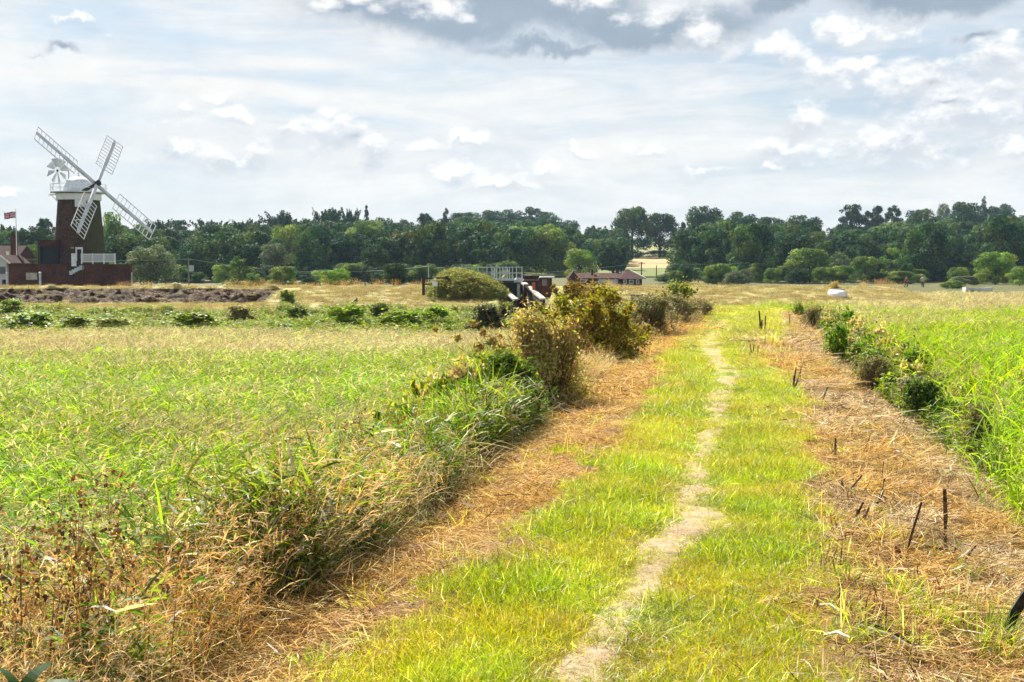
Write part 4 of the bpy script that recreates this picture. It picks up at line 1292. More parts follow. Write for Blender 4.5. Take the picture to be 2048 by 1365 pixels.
# the mass of the wood behind and between them
SKY_X = [0, 40, 80, 110, 205, 300, 345, 372, 400, 440, 520, 600, 660, 720, 760, 830, 880, 930, 1000, 1080, 1130, 1165, 1200, 1240, 1300, 1360, 1400, 1450, 1500, 1560, 1600, 1645, 1660, 1700, 1800, 1840, 1880, 1930, 1960, 2048]
SKY_Y = [445, 450, 448, 455, 445, 440, 452, 462, 445, 440, 438, 430, 432, 430, 436, 440, 436, 428, 424, 424, 440, 458, 462, 440, 440, 450, 430, 430, 432, 445, 436, 455, 462, 440, 436, 430, 424, 412, 410, 408]
wv = [crown('broad', 'oak', i) for i in range(3)] + [crown('broad', 'light', 0), crown('open', 'oak', 0), crown('spiky', 'pine', 0)]
tp = []; ts = []; ti = []
for k in range(2600):
    Y = R.uniform(262, 760); px = R.uniform(-260, 2300); H = R.uniform(8, 15); W = H * R.uniform(.8, 1.2)
    X = (px - 1024) / F_PX * Y; gz = float(ground_z(X, Y))
    top = 540 - (gz + H - CAMZ) / Y * F_PX
    if top < np.interp(px, SKY_X, SKY_Y) + 3 + R.rand() * 12: continue
    hw = W / 2 / Y * F_PX
    if 1254 - hw * .5 < px < 1338 + hw * .8 and Y < 720: continue
    if 1040 - hw < px < 1345 and Y < 300: continue
    if Y < 290 and R.rand() < .4: continue
    if tp:
        a = np.array(tp); 
        if np.min((a[:, 0] - X) ** 2 + (a[:, 1] - Y) ** 2) < (4.2 + Y * .004) ** 2: continue
    tp.append((X, Y, gz)); ts.append((W, W, H)); ti.append(R.choice(6, p=[.25, .22, .2, .08, .1, .15]))
scatter('woodland', tp, R.uniform(0, 6.28, len(tp)), ts, wv, M_tree, ti, kind='stuff')
print('woodland', len(tp))
# low undergrowth closing the foot of the wood
tp = []; ts = []
for k in range(420):
    Y = R.uniform(236, 300); px = R.uniform(-150, 2250)
    if 1040 < px < 1345: continue
    X = (px - 1024) / F_PX * Y; tp.append((X, Y, float(ground_z(X, Y)) - .1)); w_ = R.uniform(3, 6); ts.append((w_, w_, R.uniform(1.8, 4.2)))
scatter('undergrowth', tp, R.uniform(0, 6.28, len(tp)), ts, [crown('broad', 'oak', 0), crown('broad', 'oak', 1), crown('broad', 'light', 0)], M_tree, kind='stuff')

# ------------------------------------------------------------------ building materials
def mat_brick(name, c1, c2, mortar=(.30, .26, .22), scale=1.0, moss=None):
    m, N = new_mat(name)
    tc = N.n('ShaderNodeTexCoord'); ge = N.n('ShaderNodeNewGeometry')
    br = N.n('ShaderNodeTexBrick')
    sp = N.n('ShaderNodeSeparateXYZ'); N.L(tc.outputs['Object'], sp.inputs[0])
    cb = N.n('ShaderNodeCombineXYZ'); N.L(N.m('ADD', sp.outputs[0], sp.outputs[1]), cb.inputs[0]); N.L(sp.outputs[2], cb.inputs[1])
    N.L(cb.outputs[0], br.inputs['Vector'])
    br.inputs['Scale'].default_value = scale; br.inputs['Brick Width'].default_value = .23; br.inputs['Row Height'].default_value = .075; br.inputs['Mortar Size'].default_value = .008
    br.inputs['Color1'].default_value = col4(c1); br.inputs['Color2'].default_value = col4(c2); br.inputs['Mortar'].default_value = col4(mortar)
    nz = N.noise(tc.outputs['Object'], .9, 7, .65); nf = N.noise(tc.outputs['Object'], 4, 6, .7)
    c = N.mix(N.m('MULTIPLY', N.smooth(nz, .4, .65), .7), br.outputs['Color'], tuple(v * .35 for v in c1))
    c = N.mix(N.m('MULTIPLY', N.smooth(nf, .52, .72), .75), c, tuple(v * 2.3 for v in c1))
    if moss:
        # mossy, weather beaten side
        k = N.smooth(sp.outputs[0], moss[0], moss[1])
        c = N.mix(N.m('MULTIPLY', k, N.smooth(nf, .3, .6)), c, moss[2])
    return finish(m, N, c, .9, .1, br.outputs['Fac'], .3, .01)


M_brick = mat_brick('red_brick', (.115, .036, .024), (.07, .026, .018), (.09, .055, .04))
M_tower = mat_brick('tower_brick', (.085, .042, .030), (.05, .026, .02), (.08, .05, .04), moss=(1.2, 2.5, (.055, .062, .02)))
M_white = mat_flat('white_paint', (.78, .79, .80), (.62, .64, .66), 2.0, .55)
M_white2 = mat_flat('weathered_white_paint', (.66, .69, .72), (.45, .50, .55), 1.2, .6)
M_render = mat_flat('pale_render', (.62, .61, .60), (.5, .5, .5), 1.0, .8)
M_dark = mat_flat('dark_interior', (.012, .012, .014), (.006, .006, .007), 2, .6)
M_glass = mat_flat('window_glass', (.05, .07, .09), (.03, .05, .07), 1.0, .08, .6)
M_tile = mat_flat('red_brown_roof_tiles', (.07, .028, .024), (.04, .018, .016), 3.0, .95, .1)
M_steel = mat_flat('galvanised_steel', (.50, .54, .56), (.38, .41, .43), 6, .45, .5)
M_conc = mat_flat('pale_concrete', (.55, .50, .42), (.36, .33, .27), 2.0, .9)
M_darkwood = mat_flat('dark_weathered_timber', (.055, .042, .032), (.03, .024, .02), 12, .85)
M_greywood = mat_flat('grey_weathered_timber', (.26, .24, .21), (.16, .15, .13), 10, .85)
M_rust = mat_flat('red_brown_gate_timber', (.16, .045, .025), (.09, .03, .02), 5, .8)
M_rope = mat_flat('cable', (.33, .35, .36), (.25, .27, .28), 1, .6)
M_steelw = mat_flat('white_sign', (.78, .80, .82), (.7, .72, .75), 3, .5)

# ------------------------------------------------------------------ windmill
MY = 180.0
def W_(px, py, Y=MY): return P3(px, py, Y)
mc = W_(161, 575); mx = mc.x
los = Vector((mx, MY, 0)).normalized(); rt = Vector((los.y, -los.x, 0)); tow = -los
mill = thing('windmill', 'brick tower windmill with a white cap and four white lattice sails', 'windmill', (mx, MY, .5))
def ml(px, py, dy=0.0):
    """a point of the mill in its own space; dy metres nearer to us than the tower axis"""
    q = W_(px, py); v = q - Vector((mx, MY, .5))
    return v + tow * dy
pxm = MY / F_PX
z_base = 0.0; z_top = ml(161, 401).z
rb = 3.78; rt_ = 2.82
mb = MB(); mb.lathe([(rb + .18, z_base), (rb, z_base + .8), (rb * .9 + rt_ * .1, 3.0), (rt_ * .5 + rb * .5, (z_top) * .55), (rt_, z_top)], 40)
mb.build('tower', M_tower, mill)
za = z_top; zb = ml(161, 389).z
mb = MB(); mb.lathe([(rt_ + .10, za - .05), (rt_ + .22, za), (rt_ + .22, zb), (rt_ + .05, zb + .02)], 40)
mb.build('cap_kerb', M_white, mill)
# gallery round the cap
zg = ml(161, 387).z
gal = MB(); gal.lathe([(rt_ + .1, zg - .02), (rt_ + .95, zg), (rt_ + .95, zg + .13), (rt_ + .1, zg + .13)], 40)
g_ = gal.build('gallery', M_white2, mill)
for hgt_ in (.55, 1.05):
    rl_ = MB(); k = 32; r_ = rt_ + .9
    for j in range(k):
        a0 = 2 * math.pi * j / k; a1 = 2 * math.pi * (j + 1) / k
        rl_.bar((r_ * math.cos(a0), r_ * math.sin(a0), zg + .13 + hgt_), (r_ * math.cos(a1), r_ * math.sin(a1), zg + .13 + hgt_), .06)
    rl_.build('handrail', M_white, g_)
post = MB().bar((0, 0, 0), (0, 0, 1.08), .07).mesh('baluster', M_white)
for j in range(16):
    a0 = 2 * math.pi * j / 16
    link('baluster', post, g_, ((rt_ + .9) * math.cos(a0), (rt_ + .9) * math.sin(a0), zg + .13))
# boat shaped cap: stretched dome with a ridge and a finial
zc = ml(161, 386).z; ztopc = ml(161, 353).z
n_hub = (rt * .6575 + tow * .671); n_hub.z = .0; n_hub.normalize()
capm = MB(); prof = []
V = []; F = []; K = 28; Lr = 9
for i in range(Lr + 1):
    t = i / Lr
    rr = (1 - t ** 2.0) ** .5 * 2.25 if t < 1 else .0
    rr = max(rr, .10)
    for j in range(K):
        a = 2 * math.pi * j / K
        f_ = math.cos(a); g2 = math.sin(a)
        ex = 1.12 if f_ > 0 else 1.0
        ogee = 1 + .04 * math.cos(12 * a) * (1 - t)
        V.append(n_hub * (f_ * rr * ex * ogee) + Vector((-n_hub.y, n_hub.x, 0)) * (g2 * rr * ogee * .95) + Vector((0, 0, zc + (ztopc - zc) * t)))
for i in range(Lr):
    for j in range(K):
        F.append((i * K + j, i * K + (j + 1) % K, (i + 1) * K + (j + 1) % K, (i + 1) * K + j))
F.append(tuple(Lr * K + j for j in range(K)))
capm.add(V, F); cap_o = capm.build('cap', M_white2, mill)
fin = MB(); fin.lathe([(.10, ztopc - .1), (.16, ztopc + .1), (.09, ztopc + .28), (.15, ztopc + .42), (.03, ztopc + .62)], 12)
fin.build('finial', M_white2, cap_o)
bx = MB(); q0 = ml(138, 372, 1.4); bx.box(q0.x - .3, q0.x + .3, q0.y - .3, q0.y + .3, zc, q0.z + .7); bx.build('hatch', M_white2, cap_o)
ch = MB(); ch.bar(q0 + Vector((.0, .0, .8)), q0 + Vector((0, 0, 2.1)), .14); ch.build('vent_pipe', M_steel, cap_o)
# sails
hub = ml(193, 371, 3.2)
A = rt * .275 + Vector((0, 0, .721)) - tow * .636
B = rt * .701 + Vector((0, 0, -.603)) - tow * .380
A.normalize(); B = (B - A * A.dot(B)).normalized(); Nn = B.cross(A).normalized()
if Nn.dot(tow) < 0: Nn = -Nn
hb = MB(); hb.tube([hub - Nn * .35, hub + Nn * .45], .42, 12); hb.tube([hub - Nn * 3.4, hub - Nn * .3], .25, 10)
hb.build('windshaft', M_black, mill)
for nm, d_, e_, Ln in (('sail', A, B, 9.0), ('sail', B, A, 10.9), ('sail', -A, -B, 9.7), ('sail', -B, -A, 10.7)):
    st_ = MB(); o_ = hub + Nn * (.12 if abs(d_.dot(A)) > .5 else -.16)
    st_.bar(o_ + d_ * .1, o_ + d_ * (Ln * .55), .44, .28, Nn); st_.bar(o_ + d_ * (Ln * .55), o_ + d_ * Ln, .34, .2, Nn)
    so = st_.build('sail', M_white2, mill)
    # leading board along the whip
    lb = MB(); lb.bar(o_ + d_ * (Ln * .42) + e_ * .22 + Nn * .05, o_ + d_ * (Ln * .97) + e_ * .22 + Nn * .05, .22, .05, Nn); lb.build('leading_board', M_white2, so)
    i0, nb = .34, 10
    for sd_, wd in ((1, 1.45), (-1, 1.25)):
        fr_ = MB()
        e2 = (e_ * sd_ + Nn * .16 * sd_).normalized()
        ed0 = o_ + d_ * (Ln * i0) + e2 * wd; ed1 = o_ + d_ * (Ln * .995) + e2 * wd
        fr_.bar(ed0, ed1, .11, .06, Nn)
        fo = fr_.build('hemlath', M_white, so)
        bars = MB().bar((0, 0, 0), e2 * wd, .095, .06, Nn).mesh('sail_bar', M_white)
        for j in range(nb + 1):
            t = i0 + (.995 - i0) * j / nb
            link('sail_bar', bars, so, o_ + d_ * (Ln * t))
# fantail on its frame behind the cap
fc = ml(115, 342, 0.0); fan = thing_fan = link('fantail', None, mill)
fm = MB(); base_l = ml(101, 391, .5); base_r = ml(124, 389, .5); base_m = ml(119, 389, -1.2)
for p0 in (base_l, base_r, base_m): fm.bar(p0, fc + tow * (.25 if p0 is not base_m else -.3), .10)
fm.bar(base_l, base_r, .12); fm.bar(base_l.lerp(fc, .45), base_r.lerp(fc, .45), .07); fm.bar(ml(103, 391, .5), ml(121, 411, 2.0), .06)
fm.bar(ml(98, 391, .6), ml(132, 389, 1.6), .3, .08); fm.bar(ml(104, 380, .8), ml(130, 377, 1.6), .06)
fm.build('fan_frame', M_white, fan)
hbm = MB(); hbm.tube([fc - tow * .3, fc + tow * .4], .14, 10); hbm.build('fan_hub', M_black, fan)
uF = (rt * .75 + tow * .66).normalized(); vF = Vector((0, 0, 1)); wF = uF.cross(vF)
for j in range(8):
    a = 2 * math.pi * j / 8 + .2; dd__ = uF * math.cos(a) + vF * math.sin(a); ee = (-uF * math.sin(a) + vF * math.cos(a)) * .8 + wF * .5; ee.normalize()
    nn_ = dd__.cross(ee)
    vb = MB(); c0 = fc + tow * .2
    vb.bar(c0, c0 + dd__ * 1.5, .05); a0 = c0 + dd__ * .55; a1 = c0 + dd__ * 1.75
    w0, w1 = .2, .55
    vs = [a0 - ee * w0, a0 + ee * w0, a1 + ee * w1, a1 - ee * w1]; vs = vs + [p_ + nn_ * .03 for p_ in vs]
    vb.add(vs, [(0, 1, 2, 3), (7, 6, 5, 4), (0, 4, 5, 1), (1, 5, 6, 2), (2, 6, 7, 3), (3, 7, 4, 0)])
    vb.build('fan_blade', M_white2 if j % 2 else M_steel, fan)
# round window in a white dormer, windows and door
def wall_pt(px, py, out=0.0):
    """on the tower surface facing us"""
    q = ml(px, py); r_ = rb + (rt_ - rb) * min(1, max(0, q.z / z_top)); off = q.dot(rt)
    off = max(-r_ * .98, min(r_ * .98, off)); return rt * off + tow * (math.sqrt(r_ * r_ - off * off) + out) + Vector((0, 0, q.z))
def face_box(c, w, h, d, name, mat, par):
    mb = MB(); r_ = rt; 
    V = [c + r_ * (sx * w / 2) + Vector((0, 0, sz * h / 2)) + tow * sy for sy in (-.25, d) for sx, sz in ((-1, -1), (1, -1), (1, 1), (-1, 1))]
    mb.add(V, [(0, 3, 2, 1), (4, 5, 6, 7), (0, 1, 5, 4), (1, 2, 6, 5), (2, 3, 7, 6), (3, 0, 4, 7)]); return mb.build(name, mat, par)
dz_ = face_box(wall_pt(161, 408, .1), 1.5, 1.1, .25, 'dormer', M_white2, mill)
rw = MB(); c0 = wall_pt(161, 408, .36)
rw.tube([c0, c0 + tow * .06], .36, 16); rw.build('round_window', M_white, dz_)
for (a_, b_, w_, h_) in ((158, 448, .8, 1.0),):
    f_o = face_box(wall_pt(a_, b_, .02), w_, h_, .08, 'window', M_white, mill); face_box(wall_pt(a_, b_, .10), w_ - .2, h_ - .2, .03, 'pane', M_glass, f_o)
do = face_box(wall_pt(158.5, 510, .05), .95, 2.0, .10, 'door', M_white, mill); face_box(wall_pt(158.5, 511.5, .16), .55, 1.65, .02, 'door_opening', M_dark, do)
lp = face_box(wall_pt(145, 497, .1), .4, .2, .25, 'lamp', mat_flat('ochre_lamp', (.5, .35, .08)), mill)

# terrace: brick wall in stepped lengths, white fence, steps
def wall_box(name, px0, px1, top, Y, depth, mat, label, catg, z0=.45, parent=None, bot=None):
    a = P3(px0, top, Y); b = P3(px1, top, Y)
    mb = MB(); zb_ = z0 if bot is None else P3(px0, bot, Y).z
    mb.box(a.x, b.x, Y, Y + depth, zb_, a.z)
    if parent is not None: return mb.build(name, mat, parent)
    return mb.build(name, mat, None, None, label=label, category=catg)
YW = 172.0
tw = thing('terrace_wall', 'long low brick terrace wall in front of the windmill', 'wall', (0, 0, 0))
wall_box('wall', 17, 132, 529, YW, .5, M_brick, None, None, parent=tw)
wall_box('wall', 132.3, 168, 541, YW, .5, M_brick, None, None, parent=tw)
wall_box('wall', 168.3, 261, 530, YW - .15, .8, M_brick, None, None, parent=tw)
wall_box('coping', 16, 132, 528, YW - .05, .6, M_tile, None, None, parent=tw, bot=529)
wall_box('coping', 168, 262, 529, YW - .2, .9, M_tile, None, None, parent=tw, bot=530)
wall_box('pale_panel', 52, 74, 546, YW - .06, .04, M_conc, None, None, parent=tw, bot=560)
for px0, px1, tp_, w_ in ((12, 15, 545, .3), (78, 82, 544, .35), (262.5, 264.5, 545, .15)):
    a = P3((px0 + px1) / 2, tp_, YW - 1.2); lab = {12: 'white post at the left end of the brick terrace wall', 78: 'white post standing before the middle of the brick terrace wall', 262.5: 'thin pale post at the right end of the brick terrace wall'}[px0]
    pb = MB(); pb.lathe([(w_ / 2, .45), (w_ * .42, a.z - .3), (w_ * .6, a.z - .2), (w_ * .6, a.z - .1), (w_ * .2, a.z)], 8, (a.x, a.y)); pb.build('post', M_white2, None, None, label=lab, category='post')
fe = thing('terrace_fence', 'white picket fence on the terrace beside the mill door', 'fence', (0, 0, 0))
a = P3(163, 508, YW + .2); b = P3(230, 508, YW + .2); zb_ = P3(163, 528.6, YW).z
for zz_ in (a.z - .05, zb_ + .3):
    MB().box(a.x, b.x, YW + .17, YW + .23, zz_ - .05, zz_ + .05).build('rail', M_white, fe)
npk = 34; pk = MB().box(-.035, .035, 0, .03, zb_ + .25, a.z - .1).mesh('picket', M_white)
for j in range(npk + 1): link('picket', pk, fe, (a.x + (b.x - a.x) * j / npk, YW + .12, 0))
for j in range(4):
    x_ = a.x + (b.x - a.x) * j / 3; MB().box(x_ - .07, x_ + .07, YW + .13, YW + .27, zb_, a.z + .05).build('fence_post', M_white, fe)
stp = thing('terrace_steps', 'pale painted steps beside the mill door above the lower wall', 'steps', (0, 0, 0))
a = P3(134, 530, YW); 
for j in range(5):
    p0 = P3(140 + j * 5, 542 - j * 2.6, YW); MB().box(p0.x, p0.x + .36, YW - .3, YW + 1.2, p0.z - .55, p0.z).build('step', M_white2, stp)
gp_ = P3(144, 507, YW); MB().box(gp_.x - .28, gp_.x + .28, YW + .5, YW + .9, P3(144, 533, YW).z, gp_.z).build('door_pier', M_white, None, None, label='white square pier left of the mill door', category='pier')
# brick annex left of the tower
an = thing('annex', 'flat roofed brick annex with a dark opening against the tower', 'building', (0, 0, 0))
a = P3(75, 482, 176); b = P3(113, 482, 176); c_ = P3(75, 493, 176)
MB().box(a.x, b.x, 176, 181, c_.z, a.z).build('parapet', M_brick, an)
MB().box(a.x + .12, b.x, 176.4, 181, .45, c_.z - .003).build('dark_opening', M_dark, an)
MB().box(a.x, a.x + .3, 176, 181, .45, c_.z - .003).build('side_wall', M_darkwood, an)
MB().box(a.x - .08, b.x, 175.9, 181.1, a.z, a.z + .1).build('coping', M_tile, an)
# brick house and white cottage at the left edge
def gable(name, px0, px1, eave, ridge, Y, depth, wallm, roofm, label, over=.35):
    t_ = thing(name, label, 'house', (0, 0, 0))
    a = P3(px0, eave, Y); b = P3(px1, ridge, Y); x0, x1, ze, zr = a.x, b.x, a.z, b.z
    MB().box(x0, x1, Y, Y + depth, .45, ze).build('wall', wallm, t_)
    m_ = MB(); ym = Y + depth / 2
    m_.add([(x0 - over, Y - over, ze - .1), (x1 + over, Y - over, ze - .1), (x1 + over, ym, zr), (x0 - over, ym, zr), (x0 - over, Y + depth + over, ze - .1), (x1 + over, Y + depth + over, ze - .1)],
           [(0, 1, 2, 3), (3, 2, 5, 4), (0, 3, 4), (1, 5, 2), (0, 4, 5, 1)])
    r_ = m_.build('roof', roofm, t_)
    return t_, r_, (x0, x1, ze, zr)
th, rf, e_ = gable('brick_house', -60, 32, 515, 491, 196, 7, M_brick, M_tile, 'dark red brick house with a chimney below the flag')
a = P3(27, 470, 195.6); MB().box(a.x - .42, a.x + .42, 195.4, 196.2, .45, a.z).build('chimney', M_brick, th)
for dx_ in (-.2, .2): MB().lathe([(.11, a.z), (.13, a.z + .35)], 8, (a.x + dx_, 195.8)).build('chimney_pot', M_tile, th)
w_ = P3(15.5, 507, 195.4); wf = MB().box(w_.x - .22, w_.x + .22, 195.3, 195.55, w_.z - .3, w_.z + .3).build('skylight', M_white, rf)
ct = thing('white_cottage', 'small white gabled cottage cut by the left edge of the picture', 'house', (0, 0, 0))
Yc = 176.0; pk_ = P3(2, 513, Yc); ev = P3(22, 529, Yc); x0 = pk_.x - (ev.x - pk_.x) - .5; x1 = P3(13.5, 529, Yc).x; zr = pk_.z; ze = ev.z
m_ = MB(); xm = pk_.x
m_.add([(x0, Yc, .45), (x1, Yc, .45), (x1, Yc, ze + .55), (xm, Yc, zr), (x0, Yc, ze + .4), (x0, Yc + 7, .45), (x1, Yc + 7, .45), (x1, Yc + 7, ze + .55), (xm, Yc + 7, zr), (x0, Yc + 7, ze + .4)],
       [(0, 1, 2, 3, 4), (9, 8, 7, 6, 5), (0, 5, 6, 1), (1, 6, 7, 2), (2, 7, 8, 3), (3, 8, 9, 4), (4, 9, 5, 0)])
m_.build('wall', M_render, ct)
m_ = MB(); xe = ev.x
for (xa, za_, xb, zb2) in ((xm, zr + .05, xe, ze), (xm, zr + .05, x0 - .4, ze)):
    m_.add([(xa, Yc - .3, za_), (xb, Yc - .3, zb2), (xb, Yc + 7.3, zb2), (xa, Yc + 7.3, za_), (xa, Yc - .3, za_ + .16), (xb, Yc - .3, zb2 + .16), (xb, Yc + 7.3, zb2 + .16), (xa, Yc + 7.3, za_ + .16)],
           [(0, 3, 2, 1), (4, 5, 6, 7), (0, 1, 5, 4), (1, 2, 6, 5), (2, 3, 7, 6), (3, 0, 4, 7)])
rc = m_.build('roof', M_tile, ct)
MB().bar((xm, Yc - .34, zr + .1), (xe, Yc - .34, ze + .06), .08, .2).build('bargeboard', M_white, rc)
w_ = P3(5, 541, Yc); wf = MB().box(w_.x - .42, w_.x + .42, Yc - .08, Yc - .003, w_.z - .5, w_.z + .5).build('window', M_greywood, ct)
MB().box(w_.x - .34, w_.x + .34, Yc - .1, Yc - .082, w_.z - .42, w_.z + .42).build('pane', M_glass, wf)
d_ = P3(9, 567, Yc); MB().box(d_.x - .3, d_.x + .3, Yc - .06, Yc - .003, .45, d_.z + .5).build('doorway', M_dark, ct)

# flagpole and flag
Yf = 188.0; ft = P3(31.5, 418, Yf)
fp = MB(); fp.tube([(ft.x, Yf, .45), (ft.x, Yf, 6), (ft.x, Yf, ft.z)], [.09, .08, .05], 8); fpo = fp.build('flagpole', M_white, None, None, label='white flagpole rising beside the brick house chimney', category='flagpole')
def flag_mesh():
    nx, nz = 48, 24; V = []; F = []; mi = []
    Wf, Hf = 1.75, .95
    for i in range(nx + 1):
        for j in range(nz + 1):
            u = i / nx; v = j / nz
            V.append((-u * Wf * .94, .10 * math.sin(u * 9 + v) * (.3 + u), -(1 - v) * Hf - .16 * u * u + .04 * math.sin(u * 7)))
    def colr(u, v):
        x = (u - .5) * 2; y = (v - .5) * 2; X2 = x * Wf / Hf
        if abs(X2) < .20 or abs(y) < .20: return 1
        if abs(X2) < .34 or abs(y) < .34: return 0
        dd = abs(abs(x) - abs(y)) * .9
        if dd < .10: return 1
        if dd < .24: return 0
        return 2
    for i in range(nx):
        for j in range(nz):
            F.append((i * (nz + 1) + j, (i + 1) * (nz + 1) + j, (i + 1) * (nz + 1) + j + 1, i * (nz + 1) + j + 1)); mi.append(colr((i + .5) / nx, (j + .5) / nz))
    me = bpy.data.meshes.new('flag'); me.from_pydata(V, [], F)
    for c_, nm in (((.72, .72, .74), 'flag_white'), ((.55, .02, .04), 'flag_red'), ((.015, .03, .17), 'flag_blue')):
        me.materials.append(mat_flat(nm, c_, tuple(v * .9 for v in c_), 2, .8, .1))
    me.polygons.foreach_set('material_index', mi); return me
fo = link('flag', flag_mesh(), None, (ft.x - .08, Yf, P3(31, 424, Yf).z), label='British union flag flying from the white pole', category='flag')

# ------------------------------------------------------------------ bungalow, hut, poles and cables
bg = thing('bungalow', 'long low brick bungalow with a brown tiled roof and hipped right end', 'house', (0, 0, 0))
Yb = 205.0
def bx_(px0, px1, t, b, y0, y1, nm, mt, par):
    p0 = P3(px0, t, Yb); p1 = P3(px1, b, Yb); return MB().box(p0.x, p1.x, y0, y1, p1.z, p0.z).build(nm, mt, par)
e0 = P3(1132, 575, Yb)
MB().box(P3(1138, 560, Yb).x, P3(1284, 560, Yb).x, Yb, Yb + 8, .45, P3(1138, 557, Yb).z).build('wall', M_brick, bg)
m_ = MB(); x0 = P3(1190, 557, Yb).x; x1 = P3(1246, 557, Yb).x; ze = P3(1200, 557, Yb).z; zr = P3(1200, 546.5, Yb).z
m_.add([(P3(1135, 557, Yb).x, Yb - .4, ze), (x1, Yb - .4, ze), (x1, Yb + 4, zr), (P3(1142, 557, Yb).x, Yb + 4, zr), (P3(1135, 557, Yb).x, Yb + 8.4, ze), (x1, Yb + 8.4, ze)], [(0, 1, 2, 3), (3, 2, 5, 4), (0, 3, 4), (1, 5, 2), (0, 4, 5, 1)])
rf = m_.build('roof', M_tile, bg)
xa, xb, xc_, xd = P3(1238, 557, Yb).x, P3(1289, 557, Yb).x, P3(1254, 542, Yb).x, P3(1263, 542, Yb).x; zh = P3(1260, 542, Yb).z
m_ = MB(); m_.add([(xa, Yb - 1.5, ze - .1), (xb, Yb - 1.5, ze - .1), (xb, Yb + 8.6, ze - .1), (xa, Yb + 8.6, ze - .1), (xc_, Yb + 2.5, zh), (xd, Yb + 2.5, zh), (xd, Yb + 5, zh), (xc_, Yb + 5, zh)],
                  [(0, 1, 5, 4), (1, 2, 6, 5), (2, 3, 7, 6), (3, 0, 4, 7), (4, 5, 6, 7), (0, 3, 2, 1)])
rh = m_.build('hipped_roof', M_tile, bg)
MB().bar((xd, Yb + 2.4, zh + .05), (xb, Yb - 1.55, ze), .22).build('hip_tiles', M_conc, rh)
m_ = MB(); m_.add([(P3(1136, 557, Yb).x, Yb - 1.2, ze - .05), (P3(1158, 557, Yb).x, Yb - 1.2, ze - .05), (P3(1146, 545, Yb).x, Yb - 1.0, zr + .3), (P3(1146, 545, Yb).x, Yb + 3, zr + .3), (P3(1158, 557, Yb).x, Yb + 3, ze), (P3(1136, 557, Yb).x, Yb + 3, ze)], [(0, 1, 2), (1, 4, 3, 2), (0, 2, 3, 5), (0, 5, 4, 1)])
m_.build('gable_roof', M_tile, bg)
MB().box(P3(1184, 538, Yb).x, P3(1188.5, 538, Yb).x, Yb + 2, Yb + 3, zr - 1, P3(1186, 540, Yb).z).build('chimney', M_brick, bg)
MB().box(P3(1236, 538, Yb).x, P3(1242, 538, Yb).x, Yb + 4, Yb + 5, zr - 1, P3(1240, 538, Yb).z).build('chimney', M_brick, bg)
MB().box(P3(1243, 538, Yb).x, P3(1282, 538, Yb).x, Yb - 1.0, Yb - .01, .45, ze - .12).build('bay_wall', M_brick, bg)
for (a_, b_, t_, c_, mt, nm) in ((1196, 1213, 558.5, 569, M_render, 'pale_door'), (1217, 1236, 559, 570, M_render, 'pale_door'), (1160, 1172, 559, 566, M_white, 'window'), (1246, 1252, 559, 568, M_white, 'window'), (1257, 1266, 560, 568, M_white, 'window'), (1271, 1277, 559, 568, M_white, 'window')):
    yy = Yb - 1.0 if a_ > 1240 else Yb
    p0 = P3(a_, t_, Yb); p1 = P3(b_, c_, Yb)
    o_ = MB().box(p0.x, p1.x, yy - .1, yy - .003, p1.z, p0.z).build(nm, mt, bg)
    if nm == 'window':
        MB().box(p0.x + .1, p1.x - .1, yy - .12, yy - .102, p1.z + .1, p0.z - .1).build('pane', M_glass, o_)
ht = thing('brick_hut', 'small brick hut with a flat pale roof right of the sluice', 'hut', (0, 0, 0)); Yh = 125.0
p0 = P3(1077, 556, Yh); p1 = P3(1104, 556, Yh)
MB().box(p0.x, p1.x, Yh, Yh + 3.5, .3, p0.z).build('wall', M_brick, ht); MB().box(P3(1080, 552, Yh).x, p1.x + .25, Yh - .3, Yh + 3.8, p0.z, p0.z + .14).build('roof', M_white, ht)
MB().box(P3(1084, 560, Yh).x, P3(1094, 560, Yh).x, Yh - .05, Yh - .003, P3(0, 572, Yh).z, P3(0, 559, Yh).z).build('door', M_greywood, ht)
sh = thing('low_shed', 'low dark shed roof between the sluice and the brick hut', 'shed', (0, 0, 0)); p0 = P3(1046, 552, 128); p1 = P3(1079, 560, 128)
MB().box(p0.x, p1.x, 128, 131, .3, p1.z).build('wall', M_darkwood, sh); MB().box(p0.x - .2, p1.x, 127.7, 131.3, p1.z, p0.z).build('roof', M_tile, sh)

def pole(px, top, Y, label, cross=True, w=.13, extra=None, mat=M_darkwood):
    q = P3(px, top, Y); t_ = thing('utility_pole', label, 'utility pole', (q.x, Y, float(ground_z(q.x, Y)))); h = q.z - t_.location.z
    MB().tube([(0, 0, 0), (0, 0, h)], [w, w * .7], 8).build('shaft', mat, t_)
    if cross:
        MB().bar((-.7, 0, h - .3), (.7, 0, h - .3), .12).build('crossarm', mat, t_)
    if extra:
        MB().box(.1, .7, -.3, .3, h * .55, h * .55 + .9).build('transformer', M_steel, t_)
    return q
pA = pole(377, 516, 190, 'utility pole with a grey transformer left of the pointed bush', True, .13, True, M_greywood)
pC = pole(730, 541, 200, 'short dark utility pole behind the bank left of the small round tree', False, .11)
pD = pole(857, 531, 190, 'thin pale utility pole behind the fenced mound', False, .09, None, M_steel)
pE = pole(1283, 524, 255, 'utility pole with a crossarm before the stubble field', True, .14)
pF = pole(1313, 531, 290, 'small plain pole right of the crossarm pole by the stubble field', False, .12)
def cable(a, b, sag, label, parent=None):
    pts = [a.lerp(b, i / 14) - Vector((0, 0, sag * 4 * (i / 14) * (1 - i / 14))) for i in range(15)]
    MB().tube(pts, .028, 5).build('overhead_cable', M_rope, None, None, label=label, category='cable')
off = Vector((0, 0, -.15))
l0 = P3(-60, 512, 186); cable(l0, pA + off, .5, 'overhead cable running left from the transformer pole')
cable(pA + off, pC + off, .75, 'overhead cable sagging from the transformer pole to the short dark pole')
